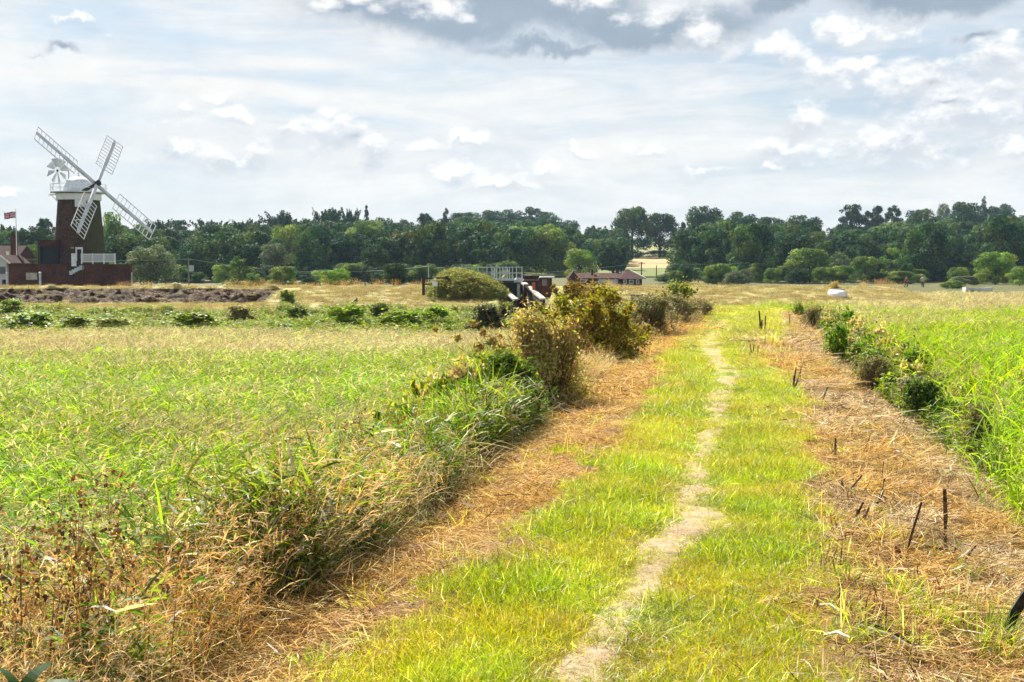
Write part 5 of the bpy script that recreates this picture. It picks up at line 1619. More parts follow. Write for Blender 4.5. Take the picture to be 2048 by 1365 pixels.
cable(pC + off, pD + off, .1, 'overhead cable between the short dark pole and the thin pale pole')
cable(pD + off, P3(1090, 545, 200), .35, 'overhead cable passing above the sluice railing'); cable(P3(1090, 545, 200), pE + off, .2, 'overhead cable over the bungalow roof')
cable(pE + off, P3(1500, 526, 250), .3, 'overhead cable running right in front of the big green dome tree')

# ------------------------------------------------------------------ sluice, mound, fences
YS = 98.0
sl = thing('sluice', 'dark tidal sluice with sloping pale copings and a steel footbridge', 'sluice', (0, 0, 0))
def S3(px, py, Y=YS): return P3(px, py, Y)
MB().box(S3(985, 560).x, S3(1078, 560).x, YS + 2.2, YS + 3.6, -1.2, S3(1000, 561).z).build('headwall', M_darkwood, sl)
for (a_, b_) in (((986, 566), (1031, 601)), ((1047, 568), (1086, 600))):
    q0 = S3(*a_, YS + 2); q1 = S3(*b_, YS - 4); 
    m_ = MB(); w_ = .16
    m_.add([(q0.x - w_, q0.y, -1.2), (q0.x + w_, q0.y, -1.2), (q1.x + w_, q1.y, -1.2), (q1.x - w_, q1.y, -1.2), (q0.x - w_, q0.y, q0.z), (q0.x + w_, q0.y, q0.z), (q1.x + w_, q1.y, q1.z), (q1.x - w_, q1.y, q1.z)],
           [(0, 1, 2, 3), (4, 7, 6, 5), (0, 4, 5, 1), (1, 5, 6, 2), (2, 6, 7, 3), (3, 7, 4, 0)])
    wg = m_.build('wing_wall', M_darkwood, sl)
    MB().bar(q0 + Vector((0, 0, .06)), q1 + Vector((0, 0, .06)), .42, .12).build('coping', M_conc, wg)
MB().bar(S3(1037, 568, YS + .5), S3(1037, 600, YS + .5), .22).build('guide_post', M_steel, sl)
MB().box(S3(1048, 575).x, S3(1060, 575).x, YS + .6, YS + .75, S3(0, 602).z, S3(0, 569).z).build('gate_panel', M_rust, sl)
MB().box(S3(1000, 575).x, S3(1034, 575).x, YS + 1.9, YS + 2.1, -1.0, S3(0, 566).z).build('void_shade_panel', M_dark, sl)  # near-black panel: shade of the void between the walls, put in as colour
dk_ = MB(); dk_.box(S3(975, 560).x, S3(1048, 560).x, YS - .2, YS + 1.0, S3(0, 562).z, S3(0, 558.5).z); fb_ = dk_.build('footbridge', M_steel, sl)
MB().lathe([(.32, S3(0, 565).z), (.34, S3(0, 560).z), (.25, S3(0, 556).z)], 12, (S3(1037, 560).x, YS - .5)).build('winding_gear', M_steel, sl)
for px_ in (910, 919, 924, 932, 956, 974, 983, 993, 1005, 1012, 1025, 1033, 1044):
    tp_ = 533 if px_ not in (924, 993) else 530
    Y_ = YS if px_ > 965 else YS + 1.5
    MB().bar(S3(px_, tp_, Y_), S3(px_, 558, Y_), .075 if px_ != 993 else .13).build('railing_post', M_steel, fb_)
for py_ in (535, 546.5):
    MB().bar(S3(972, py_), S3(1045, py_), .055).build('railing_bar', M_steel, fb_)
    MB().bar(S3(908, py_, YS + 1.5), S3(972, py_, YS + 1.5), .055).build('railing_bar', M_steel, fb_)
for px_ in (986, 989, 1000, 1008, 1015, 1019):
    MB().bar(S3(px_, 536, YS + .9), S3(px_, 558, YS + .9), .045).build('railing_post', M_steel, fb_)
MB().box(S3(1064, 570, YS).x, S3(1070, 570, YS).x, YS - 1, YS - .7, S3(0, 580).z, S3(0, 566).z).build('orange_float', mat_flat('faded_orange', (.5, .12, .05)), None, None, label='faded orange buoy hung beside the sluice', category='buoy')

# overgrown mound with dark fence
def mound_z(x, y):
    u = (x - S3(922, 560).x); u = np.where(u < 0, u / 2.6, u / 4.1); v = (y - YS + 1) / 4.0
    r = np.clip(1 - u * u - v * v, 0, 1)
    k = np.clip((x - S3(905, 560).x) / 4.0, 0, 1)
    return .4 + 2.5 * r ** .6 - k * .5 * r ** .3 + (fbm(x, y, 1.1, 120) - .5) * .3
xx = np.linspace(-7.2, .3, 60); yy = np.linspace(YS - 5, YS + 3, 40)
link('grass_mound', grid_mesh('grass_mound', xx[::-1], yy, lambda a, b: (a, b, mound_z(a, b)), M_fg), kind='structure')
n = 1100; x = R.uniform(-7.0, -.3, n); y = R.uniform(YS - 4.8, YS + 2, n)
mg = [vmesh('mound_growth', leafy_patch(640 + i, half=.4, n=26, h=(.35, .6), leaf=(.12, .3), lw=(.02, .05), pal=[(.20, .24, .03), (.26, .28, .05), (.14, .18, .03), (.3, .26, .08)], white=.1), M_leaf) for i in range(3)]
scatter('mound_growth', np.stack([x, y, mound_z(x, y) - .05], -1), R.uniform(0, 6.28, n), R.uniform(.5, 1.0, n), mg, M_leaf, kind='stuff')
mf = thing('mound_fence', 'dark post and rail fence running down the overgrown mound to the sluice', 'fence', (0, 0, 0)); YF = YS - 3.6
fps = [(847, 554, 580), (893, 553, 588), (962, 578, 606), (995, 590, 608), (1030, 601, 612)]
prev = None
for (px_, t_, b_) in fps:
    q0 = P3(px_, t_, YF); q1 = P3(px_, b_, YF); w_ = .2 if px_ < 900 else .13
    MB().bar(q1 - Vector((0, 0, .4)), q0, w_).build('fence_post', M_darkwood, mf)
    if prev:
        for dz2 in (-.12, -.55): MB().bar(prev + Vector((0, -.09, dz2)), q0 + Vector((0, -.09, dz2)), .06, .11).build('rail', M_darkwood, mf)
    prev = q0

sg_ = thing('sign', 'small white notice with a round disc above it on the mound', 'sign', (0, 0, 0)); q = P3(870, 567, YF - .1)
MB().bar(q - Vector((0, 0, .9)), q + Vector((0, 0, .4)), .06).build('sign_post', M_greywood, sg_)
MB().box(q.x - .19, q.x + .19, q.y - .1, q.y - .06, q.z - .22, q.z + .12).build('panel', M_steelw, sg_); MB().tube([(q.x, q.y - .1, q.z + .30), (q.x, q.y - .06, q.z + .30)], .11, 14).build('disc', M_steelw, sg_)

# handrail down the bank, steps cut in it, gate, boats
hr = thing('slope_handrail', 'leaning dark handrail going down the dry bank on a single post', 'handrail', (0, 0, 0)); a = P3(683, 621, 87); b = P3(713, 598, 93)
MB().bar(a, b, .10).build('rail', M_darkwood, hr); MB().bar(b + Vector((0, 0, .08)), b - Vector((0, 0, .75)), .12).build('post', M_darkwood, hr)
gt = thing('field_gate', 'grey timber rail gate at the foot of the bank behind the bushes', 'gate', (0, 0, 0)); Yg = 76.0
for py_ in (592, 597.5, 603):
    MB().bar(P3(1262, py_, Yg), P3(1305, py_, Yg), .06, .11).build('gate_rail', M_greywood, gt)
for px_ in (1263, 1284, 1304): MB().bar(P3(px_, 589, Yg), P3(px_, 612, Yg), .13).build('gate_post', M_greywood, gt)

def hull(name, px, py, Y, L, Wd, H, label, mat, rz=0.0, up=False):
    q = P3(px, py, Y); gz = max(float(sea_z(q.x, Y)) if Y < 112 else -9, float(ground_z(q.x, Y)))
    t_ = thing(name, label, 'boat', (q.x, Y, gz), rz)
    V = []; F = []; ns, nr = 10, 8
    for i in range(ns + 1):
        u = i / ns * 2 - 1; w_ = Wd / 2 * (1 - max(0, u) ** 2.2) ** .7 * (1 - .25 * max(0, -u) ** 2)
        for j in range(nr + 1):
            a = math.pi * j / nr
            z_ = H * (1 - math.sin(a) ** .8) if not up else H * math.sin(a) ** .8
            sh_ = .12 * u * u
            V.append((u * L / 2, math.cos(a) * max(w_, .02), z_ * (1 - .25 * max(0, u) ** 2 if up else 1) + (sh_ if not up else 0)))
    for i in range(ns):
        for j in range(nr): F.append((i * (nr + 1) + j, (i + 1) * (nr + 1) + j, (i + 1) * (nr + 1) + j + 1, i * (nr + 1) + j + 1))
    F.append(tuple(range(nr + 1)))
    MB().add(V, F).build('hull', mat, t_)
    k_ = [Vector((u * L / 2, 0, (H + .03) if up else .0)) for u in (-.9, 0, .75)]
    MB().tube(k_, .05, 6).build('keel', M_greywood, t_)
    MB().bar((-L / 2 - .02, -Wd * .36, .08), (-L / 2 - .02, Wd * .36, .08), .05, .14).build('transom_rim', M_greywood, t_)
    return t_
hull('upturned_boat', 1677, 591, 95, 1.55, .95, .50, 'white upturned dinghy lying on the dry bank beside a tan bush', M_white, rad(-55), True)
bo = hull('moored_boat', 1957, 583, 150, 3.6, 1.3, .55, 'low white open boat lying among the reeds at the far right', M_white2, rad(8), False)
MB().box(-.4, .1, -.5, .5, .4, .5).build('thwart', M_greywood, bo)

# walkers far off beyond the bank
def walker(px, py_top, Y, label, top, leg, facing=0.3, h=1.72):
    q = P3(px, py_top, Y); gz = float(ground_z(q.x, Y)); t_ = thing('person', label, 'person', (q.x, Y, gz), facing)
    k = (q.z - gz) / 1.78 if .9 < (q.z - gz) / 1.78 < 1.12 else 1.0
    def skin(nm, pts, edges, rads, mat):
        me = bpy.data.meshes.new(nm); me.from_pydata([tuple(v * k for v in p) for p in pts], edges, []); me.materials.append(mat)
        o = link(nm, me, t_); md = o.modifiers.new('skin', 'SKIN')
        for i, r_ in enumerate(rads): me.skin_vertices[0].data[i].radius = (r_ * k, r_ * k)
        me.skin_vertices[0].data[0].use_root = True
        s2 = o.modifiers.new('sub', 'SUBSURF'); s2.levels = 1; s2.render_levels = 1
        return o
    sk = mat_flat('skin', (.45, .27, .2), (.4, .24, .18), 4, .6)
    pts = [(0, 0, .93), (0, 0, 1.15), (0, -.01, 1.38), (0, 0, 1.5), (0, -.03, 1.6), (0, -.03, 1.70), (.19, 0, 1.40), (.25, .05, 1.14), (.24, -.06, .90), (-.19, 0, 1.40), (-.25, -.03, 1.14), (-.24, .12, .92), (.1, 0, .88), (.12, -.10, .50), (.12, .02, .09), (.12, -.14, .04), (-.1, 0, .88), (-.12, .10, .50), (-.12, .26, .11), (-.12, .12, .04)]
    ed = [(0, 1), (1, 2), (2, 3), (3, 4), (4, 5), (2, 6), (6, 7), (7, 8), (2, 9), (9, 10), (10, 11), (0, 12), (12, 13), (13, 14), (14, 15), (0, 16), (16, 17), (17, 18), (18, 19)]
    rs = [.15, .14, .16, .06, .10, .085, .075, .05, .04, .075, .05, .04, .105, .07, .05, .04, .105, .07, .05, .04]
    if not hasattr(bpy.types, 'x'):
        me = None
    o = bpy.data.meshes.new('body'); o.from_pydata([tuple(v * k for v in p) for p in pts], ed, []); o.materials.append(sk)
    ob = link('body', o, t_); ob.modifiers.new('skin', 'SKIN')
    if not o.skin_vertices:
        with bpy.context.temp_override(object=ob, active_object=ob, selected_objects=[ob]):
            pass
    bpy.context.view_layer.objects.active = ob
    if not o.skin_vertices: bpy.ops.mesh.customdata_skin_add()
    for i, r_ in enumerate(rs): o.skin_vertices[0].data[i].radius = (r_ * k, r_ * k)
    o.skin_vertices[0].data[0].use_root = True
    ob.modifiers.new('sub', 'SUBSURF').levels = 1
    # clothes: sleeves and body of a jacket, trousers
    m_ = MB(); m_.lathe([(.19 * k, .86 * k), (.175 * k, 1.1 * k), (.215 * k, 1.32 * k), (.19 * k, 1.43 * k), (.07 * k, 1.5 * k)], 12)
    for s_ in (1, -1): m_.tube([(.19 * s_ * k, 0, 1.42 * k), (.25 * s_ * k, .05 * s_ * k, 1.14 * k), (.24 * s_ * k, -.04 * k, .98 * k)], [.09 * k, .07 * k, .055 * k], 8)
    m_.build('jacket', mat_flat('jacket_cloth', top), t_)
    m_ = MB()
    m_.tube([(.09 * k, 0, .95 * k), (.12 * k, -.10 * k, .50 * k), (.12 * k, .02 * k, .12 * k)], [.13 * k, .09 * k, .07 * k], 8); m_.tube([(-.09 * k, 0, .95 * k), (-.12 * k, .10 * k, .50 * k), (-.12 * k, .25 * k, .14 * k)], [.13 * k, .09 * k, .07 * k], 8)
    m_.build('trousers', mat_flat('trouser_cloth', leg), t_)
    m_ = MB(); m_.lathe([(.09 * k, 1.60 * k), (.112 * k, 1.68 * k), (.09 * k, 1.77 * k), (.03 * k, 1.80 * k)], 10, (0, .0)); m_.build('hair', mat_flat('brown_hair', (.08, .04, .025)), t_)
walker(1813, 552, 190, 'distant person in a rust top and dark trousers beyond the end of the bank', (.35, .12, .08), (.02, .02, .03))
walker(1846, 551, 192, 'distant person in pale clothes standing right of the one in rust', (.5, .42, .34), (.10, .09, .09), -.4)

# ------------------------------------------------------------------ bushes and larger plants
def bush(px, base, top, w, data_kw, label, seed, Y=None, onb=False, depth=1.0, catg='bush', name='bush', mat=None, color=(1, 1, 1)):
    if onb:
        q, Y = on_bank(px, base); gz = q.z; X = q.x
    else:
        q = P3(px, base, Y); X = q.x; gz = q.z
    tz = P3(px, top, Y).z
    o = thing(name, label, catg, (X, Y, gz - .05), R.uniform(-.4, .4))
    kw = dict(data_kw); V_, F_, C_ = bush_mesh(seed, **kw)
    # split foliage and stems by face order: stems are the last ones
    me = vmesh('foliage', (V_, F_, C_), mat or M_leaf)
    c = link('foliage', me, o); Wm = w / F_PX * Y; c.scale = (Wm, Wm * depth, tz - gz + .05); c.color = (*color, 1)
    return o
BRAM = dict(pal=[(.30, .34, .02), (.42, .40, .03), (.18, .22, .02), (.46, .32, .05), (.28, .14, .03), (.36, .38, .03)], leaf=.024, n=22000, blobs=26, holes=.33)
THORN = dict(pal=[(.16, .15, .08), (.24, .18, .12), (.34, .32, .24), (.10, .11, .05), (.20, .26, .05)], leaf=.017, n=15000, blobs=26, holes=.34, twigs=420, asp=2.2)
GREEN = dict(pal=[(.15, .25, .02), (.22, .32, .025), (.10, .17, .02)], leaf=.035, n=8000, blobs=20, holes=.3)
TAN = dict(pal=[(.60, .45, .18), (.52, .36, .12), (.70, .58, .34), (.34, .21, .08), (.36, .38, .06)], leaf=.013, n=30000, blobs=30, holes=.3, twigs=700, asp=3.2)
DKG = dict(pal=[(.05, .10, .02), (.08, .14, .03), (.12, .18, .05)], leaf=.040, n=9000, blobs=22, holes=.3, twigs=260)
bush(1080, 840, 608, 250, dict(TAN, n=34000), 'large tan brown dried bush at the left edge of the path', 11, Y=17.5, depth=.6)
bush(1025, 858, 715, 200, dict(DKG, pal=[(.08, .15, .02), (.13, .22, .03), (.20, .28, .04), (.05, .10, .02)], asp=3.0, leaf=.032, n=11000), 'dark green leafy clump at the foot of the large tan bush', 12, Y=15.5, depth=.6)
bush(1130, 710, 584, 210, dict(BRAM, pal=[(.28, .30, .02), (.36, .34, .03), (.20, .24, .02)]), 'low yellow green bush behind the large tan one', 13, Y=30, depth=.7)
bush(1222, 712, 572, 190, BRAM, 'orange and yellow green bramble right of the large tan bush', 14, Y=27, depth=.7)
bush(1160, 670, 556, 160, dict(BRAM, pal=[(.20, .14, .04), (.16, .16, .03), (.28, .14, .04)]), 'reddish brown bramble standing highest behind the yellow green bush', 15, Y=36, depth=.7)
bush(1300, 680, 586, 150, THORN, 'grey brown thorny bush beside the far path', 16, Y=35, depth=.8)
bush(1352, 662, 588, 150, THORN, 'grey twiggy bush where the path narrows', 17, Y=42, depth=.8)
bush(1400, 645, 592, 90, THORN, 'last small twiggy bush left of the path end', 18, Y=48, depth=.8)
bush(1356, 640, 563, 92, dict(GREEN, pal=[(.16, .22, .02), (.24, .26, .03), (.10, .14, .02)]), 'bright green bush rising above the twiggy ones', 19, Y=52, depth=.8)
bush(985, 655, 606, 110, dict(DKG, pal=[(.05, .07, .04), (.08, .10, .05), (.12, .14, .1)]), 'dark arching bush left of the tan one at the end of the reeds', 20, Y=60, depth=.5)
bush(1668, 592, 561, 34, dict(TAN, n=5000, leaf=.03), 'tan bush growing against the upturned dinghy', 21, Y=96.5, depth=.8)
bush(1622, 668, 606, 70, THORN, 'grey weedy bush at the right edge of the far path', 22, Y=42, depth=.8)
bush(1600, 650, 598, 44, dict(GREEN, n=4000), 'small dark green bush at the right of the path end', 23, Y=50, depth=.8)
bush(1672, 742, 640, 66, dict(GREEN, n=7000), 'tall green clump at the left end of the right reeds', 24, Y=29, depth=.9)
bush(1745, 798, 700, 120, THORN, 'bleached weedy bush at the edge of the right reeds', 25, Y=23.5, depth=.7)
bush(1838, 862, 752, 110, DKG, 'dark green nettle clump at the edge of the right reeds', 26, Y=19.5, depth=.8)
bush(1955, 940, 800, 110, dict(THORN, n=7000), 'tangled bush of dark stalks at the right reeds nearest us', 27, Y=16.5, depth=.7)
for (px_, b_, t_, w_, Y_, lab, kw) in (
    (22, 625, 596, 60, 78, 'green clump on the ledge at the far left', GREEN), (60, 652, 624, 120, 66, 'rounded green clump below the far left ledge', GREEN), (150, 652, 628, 90, 64, 'dark green clump in the ditch left of the brightest one', GREEN),
    (225, 652, 634, 70, 62, 'pale green low clump between two ditch clumps', dict(GREEN, pal=[(.2, .24, .08), (.26, .28, .12)])), (392, 652, 624, 100, 62, 'bright green dome of grass in the ditch left of the centre', GREEN),
    (478, 638, 610, 60, 76, 'greyish willow herb clump below the cut earth', THORN), (690, 648, 606, 90, 70, 'tall green clump around the leaning handrail foot', GREEN), (590, 640, 608, 60, 76, 'dark weeds at the corner of the cut earth', DKG),
    (758, 640, 604, 44, 76, 'small dark weed clump right of the handrail', DKG), (800, 652, 622, 120, 66, 'long low green clump in the ditch before the mound', GREEN), (870, 645, 612, 70, 72, 'green clump at the foot of the dry bank near the mound', GREEN),
    (572, 612, 578, 34, 92, 'dark greenery filling the notch cut down the bank', DKG)):
    bush(px_, b_, t_, w_ * 1.35, dict(kw, n=4500, twigs=60, leaf=.045), lab, 40 + px_, Y=Y_, depth=.6, color=(1.5, 1.4, 1.2))

# cut stalks standing in the mown right hand slope
def stalk(pb, pts, w, label, mat=M_stalk, name='cut_stalk', catg='stalk', group=None):
    q, Y = on_bank(*pb); w *= 1.3
    t_ = MB()
    for line in pts:
        P_ = [q - Vector((0, 0, .04))]
        for (px_, py_) in line: P_.append(P3(px_, py_, Y - .02 * len(P_)))
        ws = [w * (1 - .35 * i / max(1, len(P_) - 1)) for i in range(len(P_))]
        if len(P_) == 2: P_.insert(1, P_[0].lerp(P_[1], .5) + Vector((R.normal(0, .008), R.normal(0, .008), 0))); ws.insert(1, w * .85)
        t_.tube(P_, ws, 7)
    me = t_.mesh(name, mat)
    o = link(name, me, None, None, label=label, category=catg, group=group)
    me.transform(Matrix.Translation(-q)); o.location = q
    return o
for a in (
    ((1670, 921), [[(1671, 877)]], .011, 'upright dark stalk at the top of the right slope beside a shorter one'), ((1663, 917), [[(1667, 900)]], .008, 'short stalk just left of the upright dark one at the slope top'),
    ((1682, 1001), [[(1684, 961)]], .013, 'short thick dark stub left of a leaning one'), ((1687, 992), [[(1724, 951)]], .008, 'thin stalk leaning right from the short thick stub'),
    ((1735, 981), [[(1749, 953)]], .011, 'short slanting dark stalk right of the thick stub'), ((1750, 1018), [[(1764, 985), (1769, 958)]], .011, 'slanting stalk with a bend above the forked stub'),
    ((1763, 968), [[(1767, 924)]], .005, 'thin upright twig above the slanting stalks'), ((1712, 1049), [[(1718, 1022), (1727, 1005)], [(1738, 1016)], [(1714, 1020)]], .009, 'forked dark stub with three prongs'),
    ((1804, 1146), [[(1820, 1080), (1843, 1005)]], .008, 'long thin dark stalk leaning across the middle of the slope'), ((1890, 1096), [[(1891, 1035), (1889, 978)]], .016, 'tall straight reddish brown stalk on the right slope'),
    ((1796, 1144), [[(1797, 1115), (1794, 1088)]], .019, 'thick brown stub left of the tallest stalk'), ((1811, 1146), [[(1812, 1132)]], .010, 'tiny stub beside the thick brown one'),
    ((1903, 1120), [[(1911, 1096)]], .009, 'short twig right below the tall reddish stalk'), ((1918, 1133), [[(1935, 1112), (1952, 1091)]], .008, 'thin stalk leaning right below the tall reddish one'),
    ((1937, 1162), [[(1941, 1140)]], .022, 'short blackened stub near the right edge'), ((1981, 1214), [[(1993, 1187)]], .010, 'small slanting stub above the bright green tuft'),
    ((1703, 890), [[(1705, 855)]], .011, 'dark stub with a ragged top high on the right slope'), ((1697, 874), [[(1693, 862)]], .007, 'tiny twig beside the ragged topped stub'),
    ((1743, 864), [[(1740, 850)]], .010, 'small broken stub below the nettle clump'), ((1776, 896), [[(1792, 874)]], .010, 'slanting dark stub in open straw high on the slope'),
    ((1846, 908), [[(1857, 888)]], .010, 'lone reddish stub near the right reeds'), ((1643, 812), [[(1655, 775)], [(1650, 785)]], .011, 'pair of joined dark stubs on the upper slope'),
    ((1664, 810), [[(1667, 790)]], .010, 'stub right of the joined pair'), ((1657, 838), [[(1661, 818)]], .008, 'short stub below the joined pair'), ((1610, 822), [[(1612, 800)]], .007, 'thin stub left of the joined pair'),
    ((1586, 776), [[(1592, 735)], [(1599, 745)], [(1588, 752)]], .012, 'clump of dark broken stalks beside the upper grass edge'), ((1600, 760), [[(1602, 735)]], .009, 'single stalk right of the broken clump'),
    ((1521, 664), [[(1518, 622)], [(1524, 640)]], .022, 'dark broken stalks standing by the far end of the path'), ((1530, 664), [[(1531, 632)]], .016, 'slim stalk right of the far broken ones'), ((1578, 660), [[(1580, 628)]], .014, 'far stalk between the path end and the weedy bush'),
    ((1504, 712), [[(1500, 688)], [(1508, 690)]], .010, 'bleached stubs left of the upper straw heap'), ((1515, 712), [[(1516, 692)]], .009, 'bleached stub nearest the upper straw heap'), ((1590, 690), [[(1592, 668)]], .010, 'thin brown twig on the far right slope'),
    ((1673, 850), [[(1680, 832)]], .007, 'small slanting twig under the stub clump'),
    ((1264, 700), [[(1280, 680)]], .008, 'small dark twig on the left straw bank by the bramble'), ((897, 1065), [[(899, 1045)]], .008, 'tiny stub in the left straw'), ((600, 1215), [[(612, 1178)]], .007, 'thin brown twig standing in the near left straw'),
):
    stalk(a[0], a[1], a[2], a[3])
stalk((2003, 1296), [[(2014, 1262), (2030, 1225), (2052, 1190), (2075, 1165)]], .028, 'thick black curved stick leaning out of the picture at the lower right', M_black, 'bent_stick', 'stick')
def lying(p0, p1, w, label, mat):
    a, _ = on_bank(*p0); b, _ = on_bank(*p1); a.z += .035; b.z += .04; m = a.lerp(b, .5) + Vector((0, 0, .02))
    MB().tube([a, m, b], [w, w * .9, w * .5], 6).build('fallen_stick', mat, None, None, label=label, category='stick')
M_bleach = mat_flat('bleached_wood', (.62, .58, .50), (.42, .38, .32), 20, .8)
lying((1712, 1268), (1850, 1330), .010, 'long pale stick lying at the bottom of the right slope', M_bleach); lying((1725, 1262), (1835, 1318), .008, 'dark stick lying just above the long pale one', M_black)
lying((1650, 1286), (1700, 1296), .009, 'short pale stick left of the long ones', M_bleach); lying((1945, 1290), (1985, 1335), .013, 'bleached stick fallen below the bright green tuft', M_bleach)
lying((1815, 1112), (1905, 1117), .009, 'grey stick lying under the tall reddish stalk', M_black); lying((1640, 1225), (1680, 1240), .006, 'thin straw coloured stick beside the grass edge', M_bleach)
lying((1560, 770), (1660, 800), .010, 'long grey stick lying on the upper slope', M_greywood); lying((1240, 725), (1250, 700), .012, 'bleached branch lying below the bramble', M_bleach)

# bright grass tufts in the straw
def tuft(px, py, h, w, label, seed, pal_=None, n=130, mat=None):
    q, Y = on_bank(px, py); rng = np.random.RandomState(seed)
    b_ = np.stack([rng.normal(0, w * .25, n), rng.normal(0, w * .25, n), np.full(n, -.02)], -1)
    col = pick(rng, n, pal_ or [(.24, .38, .02), (.32, .44, .02), (.18, .3, .02)])
    d_ = blades(rng, b_, np.arctan2(b_[:, 1], b_[:, 0]) + rng.normal(0, .5, n), U(rng, .05, .5, n), U(rng, .5, 1.0, n) * h, U(rng, .006, .012, n), U(rng, .1, .9, n), col, 4)
    me = vmesh('grass_tuft', d_[:3], mat or M_grass); link('grass_tuft', me, None, q, label=label, category='grass tuft')
tuft(1950, 1300, .34, .5, 'tall bright green grass tuft beside the bent black stick', 1, n=260); tuft(1796, 1200, .20, .2, 'small bright green tuft below the thick brown stub', 2)
tuft(1900, 1150, .18, .35, 'green tuft behind the thin leaning stalk', 3); tuft(1855, 1240, .16, .3, 'scattered green tuft left of the tall bright one', 4); tuft(640, 1335, .13, .25, 'green tuft in the straw left of the grass edge', 5)
tuft(1560, 1110, .10, .35, 'dark green tuft at the right edge of the mown grass', 6); tuft(1120, 905, .14, .3, 'green tuft in the left straw near the grass edge', 7); tuft(730, 1290, .12, .16, 'pale green tuft near the lower left grass edge', 8)

# broad leaved plant at the lower left corner
pl_ = thing('broad_leaved_plant', 'plant with broad dark green leaves in the lower left corner', 'plant', (0, 0, 0))
q = P3(40, 1392, 4.0); rng = np.random.RandomState(5)
def big_leaf(az, L, W, lean, bend, z0, col):
    d_ = blades(rng, np.array([[q.x, q.y, q.z + z0]]), np.array([az]), np.array([lean]), np.array([L * .85]), np.array([W * 1.25]), np.array([bend]), np.array([col]), 8, None, np.array([.35]), .55)
    return link('leaf', vmesh('leaf', d_[:3], M_leaf), pl_)
for az, L_, W_l, ln, bd, z0 in ((.2, .22, .05, .7, 1.0, -.02), (-.5, .26, .055, .9, .8, -.03), (3.3, .28, .05, .8, .9, .0), (2.6, .2, .045, .5, 1.2, .01), (-2.0, .22, .05, .9, 1.0, -.03), (1.2, .2, .045, .6, 1.0, .0), (-1.2, .2, .05, 1.0, .8, -.03)):
    big_leaf(az, L_, W_l, ln, bd, z0, (.035, .10, .012))
MB().tube([q - Vector((0, 0, .75)), q + Vector((.01, 0, -.1)), q + Vector((0, 0, .02))], [.008, .006, .004], 6).build('stem', M_stalk, pl_)

# tall single weeds that stand out of the left margin
def weed(px, py, Y, h, w, label, seed, kind):
    q = P3(px, py, Y); u = (q.x - O0[0]) * DIR[1] - (q.y - O0[1]) * DIR[0]; s_ = (q.x - O0[0]) * DIR[0] + (q.y - O0[1]) * DIR[1]
    gz = max(float(emb_z(s_, u)), -.4)
    if kind == 'plume': d_ = plume_patch(seed, half=.12, n=22, h=(h * .7, h), head=22, pal=[(.66, .42, .16), (.72, .52, .26), (.54, .32, .11)])
    elif kind == 'dock': d_ = dead_patch(seed, half=.10, n=6, h=(h * .7, h))
    else: d_ = leafy_patch(seed, half=.14, n=20, h=(h * .7, h), leaf=(.09, .18), lw=(.012, .026), pal=[(.13, .27, .02), (.2, .34, .02), (.08, .17, .02)], white=.16)
    o = link('tall_weed' if kind != 'dock' else 'dead_dock', vmesh('tall_weed', d_, M_leaf if kind == 'leafy' else M_dry), None, (q.x, q.y, gz), label=label, category='weed')
    o.scale = (w, w, 1)
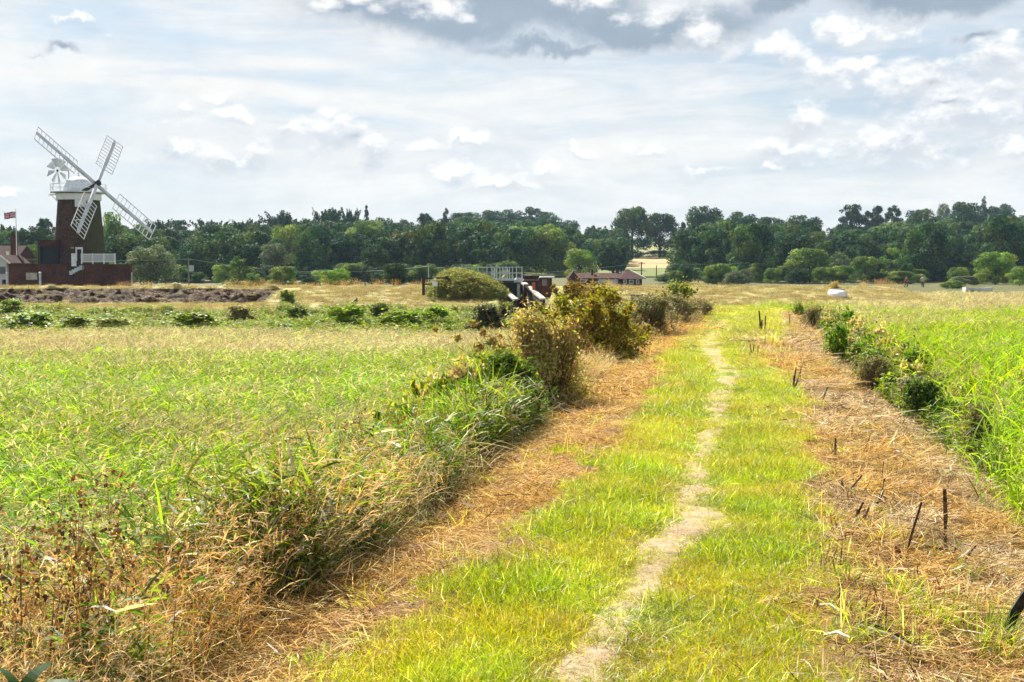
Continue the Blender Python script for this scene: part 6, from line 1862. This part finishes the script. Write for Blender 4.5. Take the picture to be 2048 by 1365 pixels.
for a in ((560, 800, 9.0, 1.25, 1.5, 'tall orange tan weed standing highest over the left green tangle', 701, 'plume'), (640, 860, 9.4, 1.15, 1.4, 'second tall orange tan weed right of the highest one', 702, 'plume'),
          (510, 900, 8.2, 1.2, 1.2, 'thin tan weed left of the highest orange one', 703, 'plume'), (610, 1010, 7.6, 1.0, 1.3, 'rust brown grass clump at the edge of the left straw', 704, 'plume'),
          (90, 1080, 5.3, 1.15, 1.0, 'dead dock with dark seed heads near the left edge', 705, 'dock'), (200, 1100, 5.6, 1.05, 1.0, 'dead dock with dark seed heads right of the one at the edge', 706, 'dock'),
          (150, 940, 6.2, 1.35, 1.6, 'pale feathery grass clump above the dead docks', 707, 'plume'), (40, 930, 6.0, 1.3, 1.5, 'pale feathery grass clump at the left edge', 708, 'plume'),
          (730, 860, 10.6, 1.05, 1.6, 'leafy green weed with silvery leaves right of the tan weeds', 709, 'leafy'), (830, 850, 11.6, 1.0, 1.6, 'leafy weed with bleached leaves beside the left straw', 710, 'leafy'),
          (380, 950, 7.2, 1.0, 1.8, 'dark green reed clump in the middle of the left tangle', 711, 'leafy'), (235, 1130, 5.4, .75, 1.0, 'clump of bleached hanging leaves near the left corner', 712, 'leafy'),
          (250, 900, 6.9, 1.3, 1.5, 'pale feathery grass clump right of the dead docks', 714, 'plume'), (330, 1000, 6.5, 1.0, 1.3, 'leaning tan grass clump before the dark reed clump', 715, 'plume'),
          (440, 850, 8.6, 1.15, 1.4, 'wispy tan clump between the dark reeds and the tall orange weeds', 716, 'plume'), (690, 800, 11.0, 1.1, 1.3, 'rust tan weed at the right end of the tall orange ones', 717, 'plume'),
          (20, 1150, 4.9, .9, 1.0, 'dark dock stem rising from the lower left corner', 718, 'dock'), (640, 760, 12.0, 1.15, 1.5, 'feathery tan clump behind the tall orange weeds', 719, 'plume'),
          (960, 760, 14.0, 1.0, 1.5, 'green leafy weed before the large tan bush', 720, 'leafy'), (780, 930, 9.9, .9, 1.4, 'leafy green clump at the edge of the left straw', 721, 'leafy'),
          (895, 790, 13.2, 1.1, 1.4, 'yellowish weed between the leafy ones and the large tan bush', 713, 'plume')):
    weed(*a)

# small cut stubble and a heap of brushwood in the right hand slope
def stubble_patch(seed, n=9):
    rng = np.random.RandomState(seed)
    b_ = np.stack([U(rng, -.15, .15, n), U(rng, -.15, .15, n), np.full(n, -.02)], -1)
    return blades(rng, b_, U(rng, 0, 6.28, n), U(rng, 0, .7, n), U(rng, .06, .20, n), U(rng, .007, .015, n), U(rng, -.2, .2, n), pick(rng, n, [(.10, .055, .03), (.16, .08, .04), (.60, .50, .34), (.07, .045, .03)], .2), 2, shape=.05)[:3]
sb_ = [vmesh('stubble', stubble_patch(1000 + i), M_dry) for i in range(5)]
n = 1500; ss = 5.5 + 45 * R.rand(n) ** 1.2; uu = R.uniform(.9, 3.2, n)
k = (uu > R_edge(ss) + .1) & (uu < VR(ss)) & (fbm(uu, ss, .9, 151) > .44)
ss = ss[k]; uu = uu[k]; x, y = su2xy(ss, uu)
scatter('stubble_stems', np.stack([x, y, emb_z(ss, uu)], -1), R.uniform(0, 6.28, len(x)), R.uniform(.6, 1.2, len(x)), sb_, M_dry, kind='stuff')
q, _ = on_bank(1855, 1090)
link('brushwood', vmesh('brushwood', tangle_patch(1010, half=.22, n=150, pal=[(.09, .055, .035), (.16, .09, .05), (.45, .36, .26), (.05, .035, .03)], top=.14), M_dry), None, q, label='dark heap of cut brushwood beside the tall reddish stalk', category='brushwood')
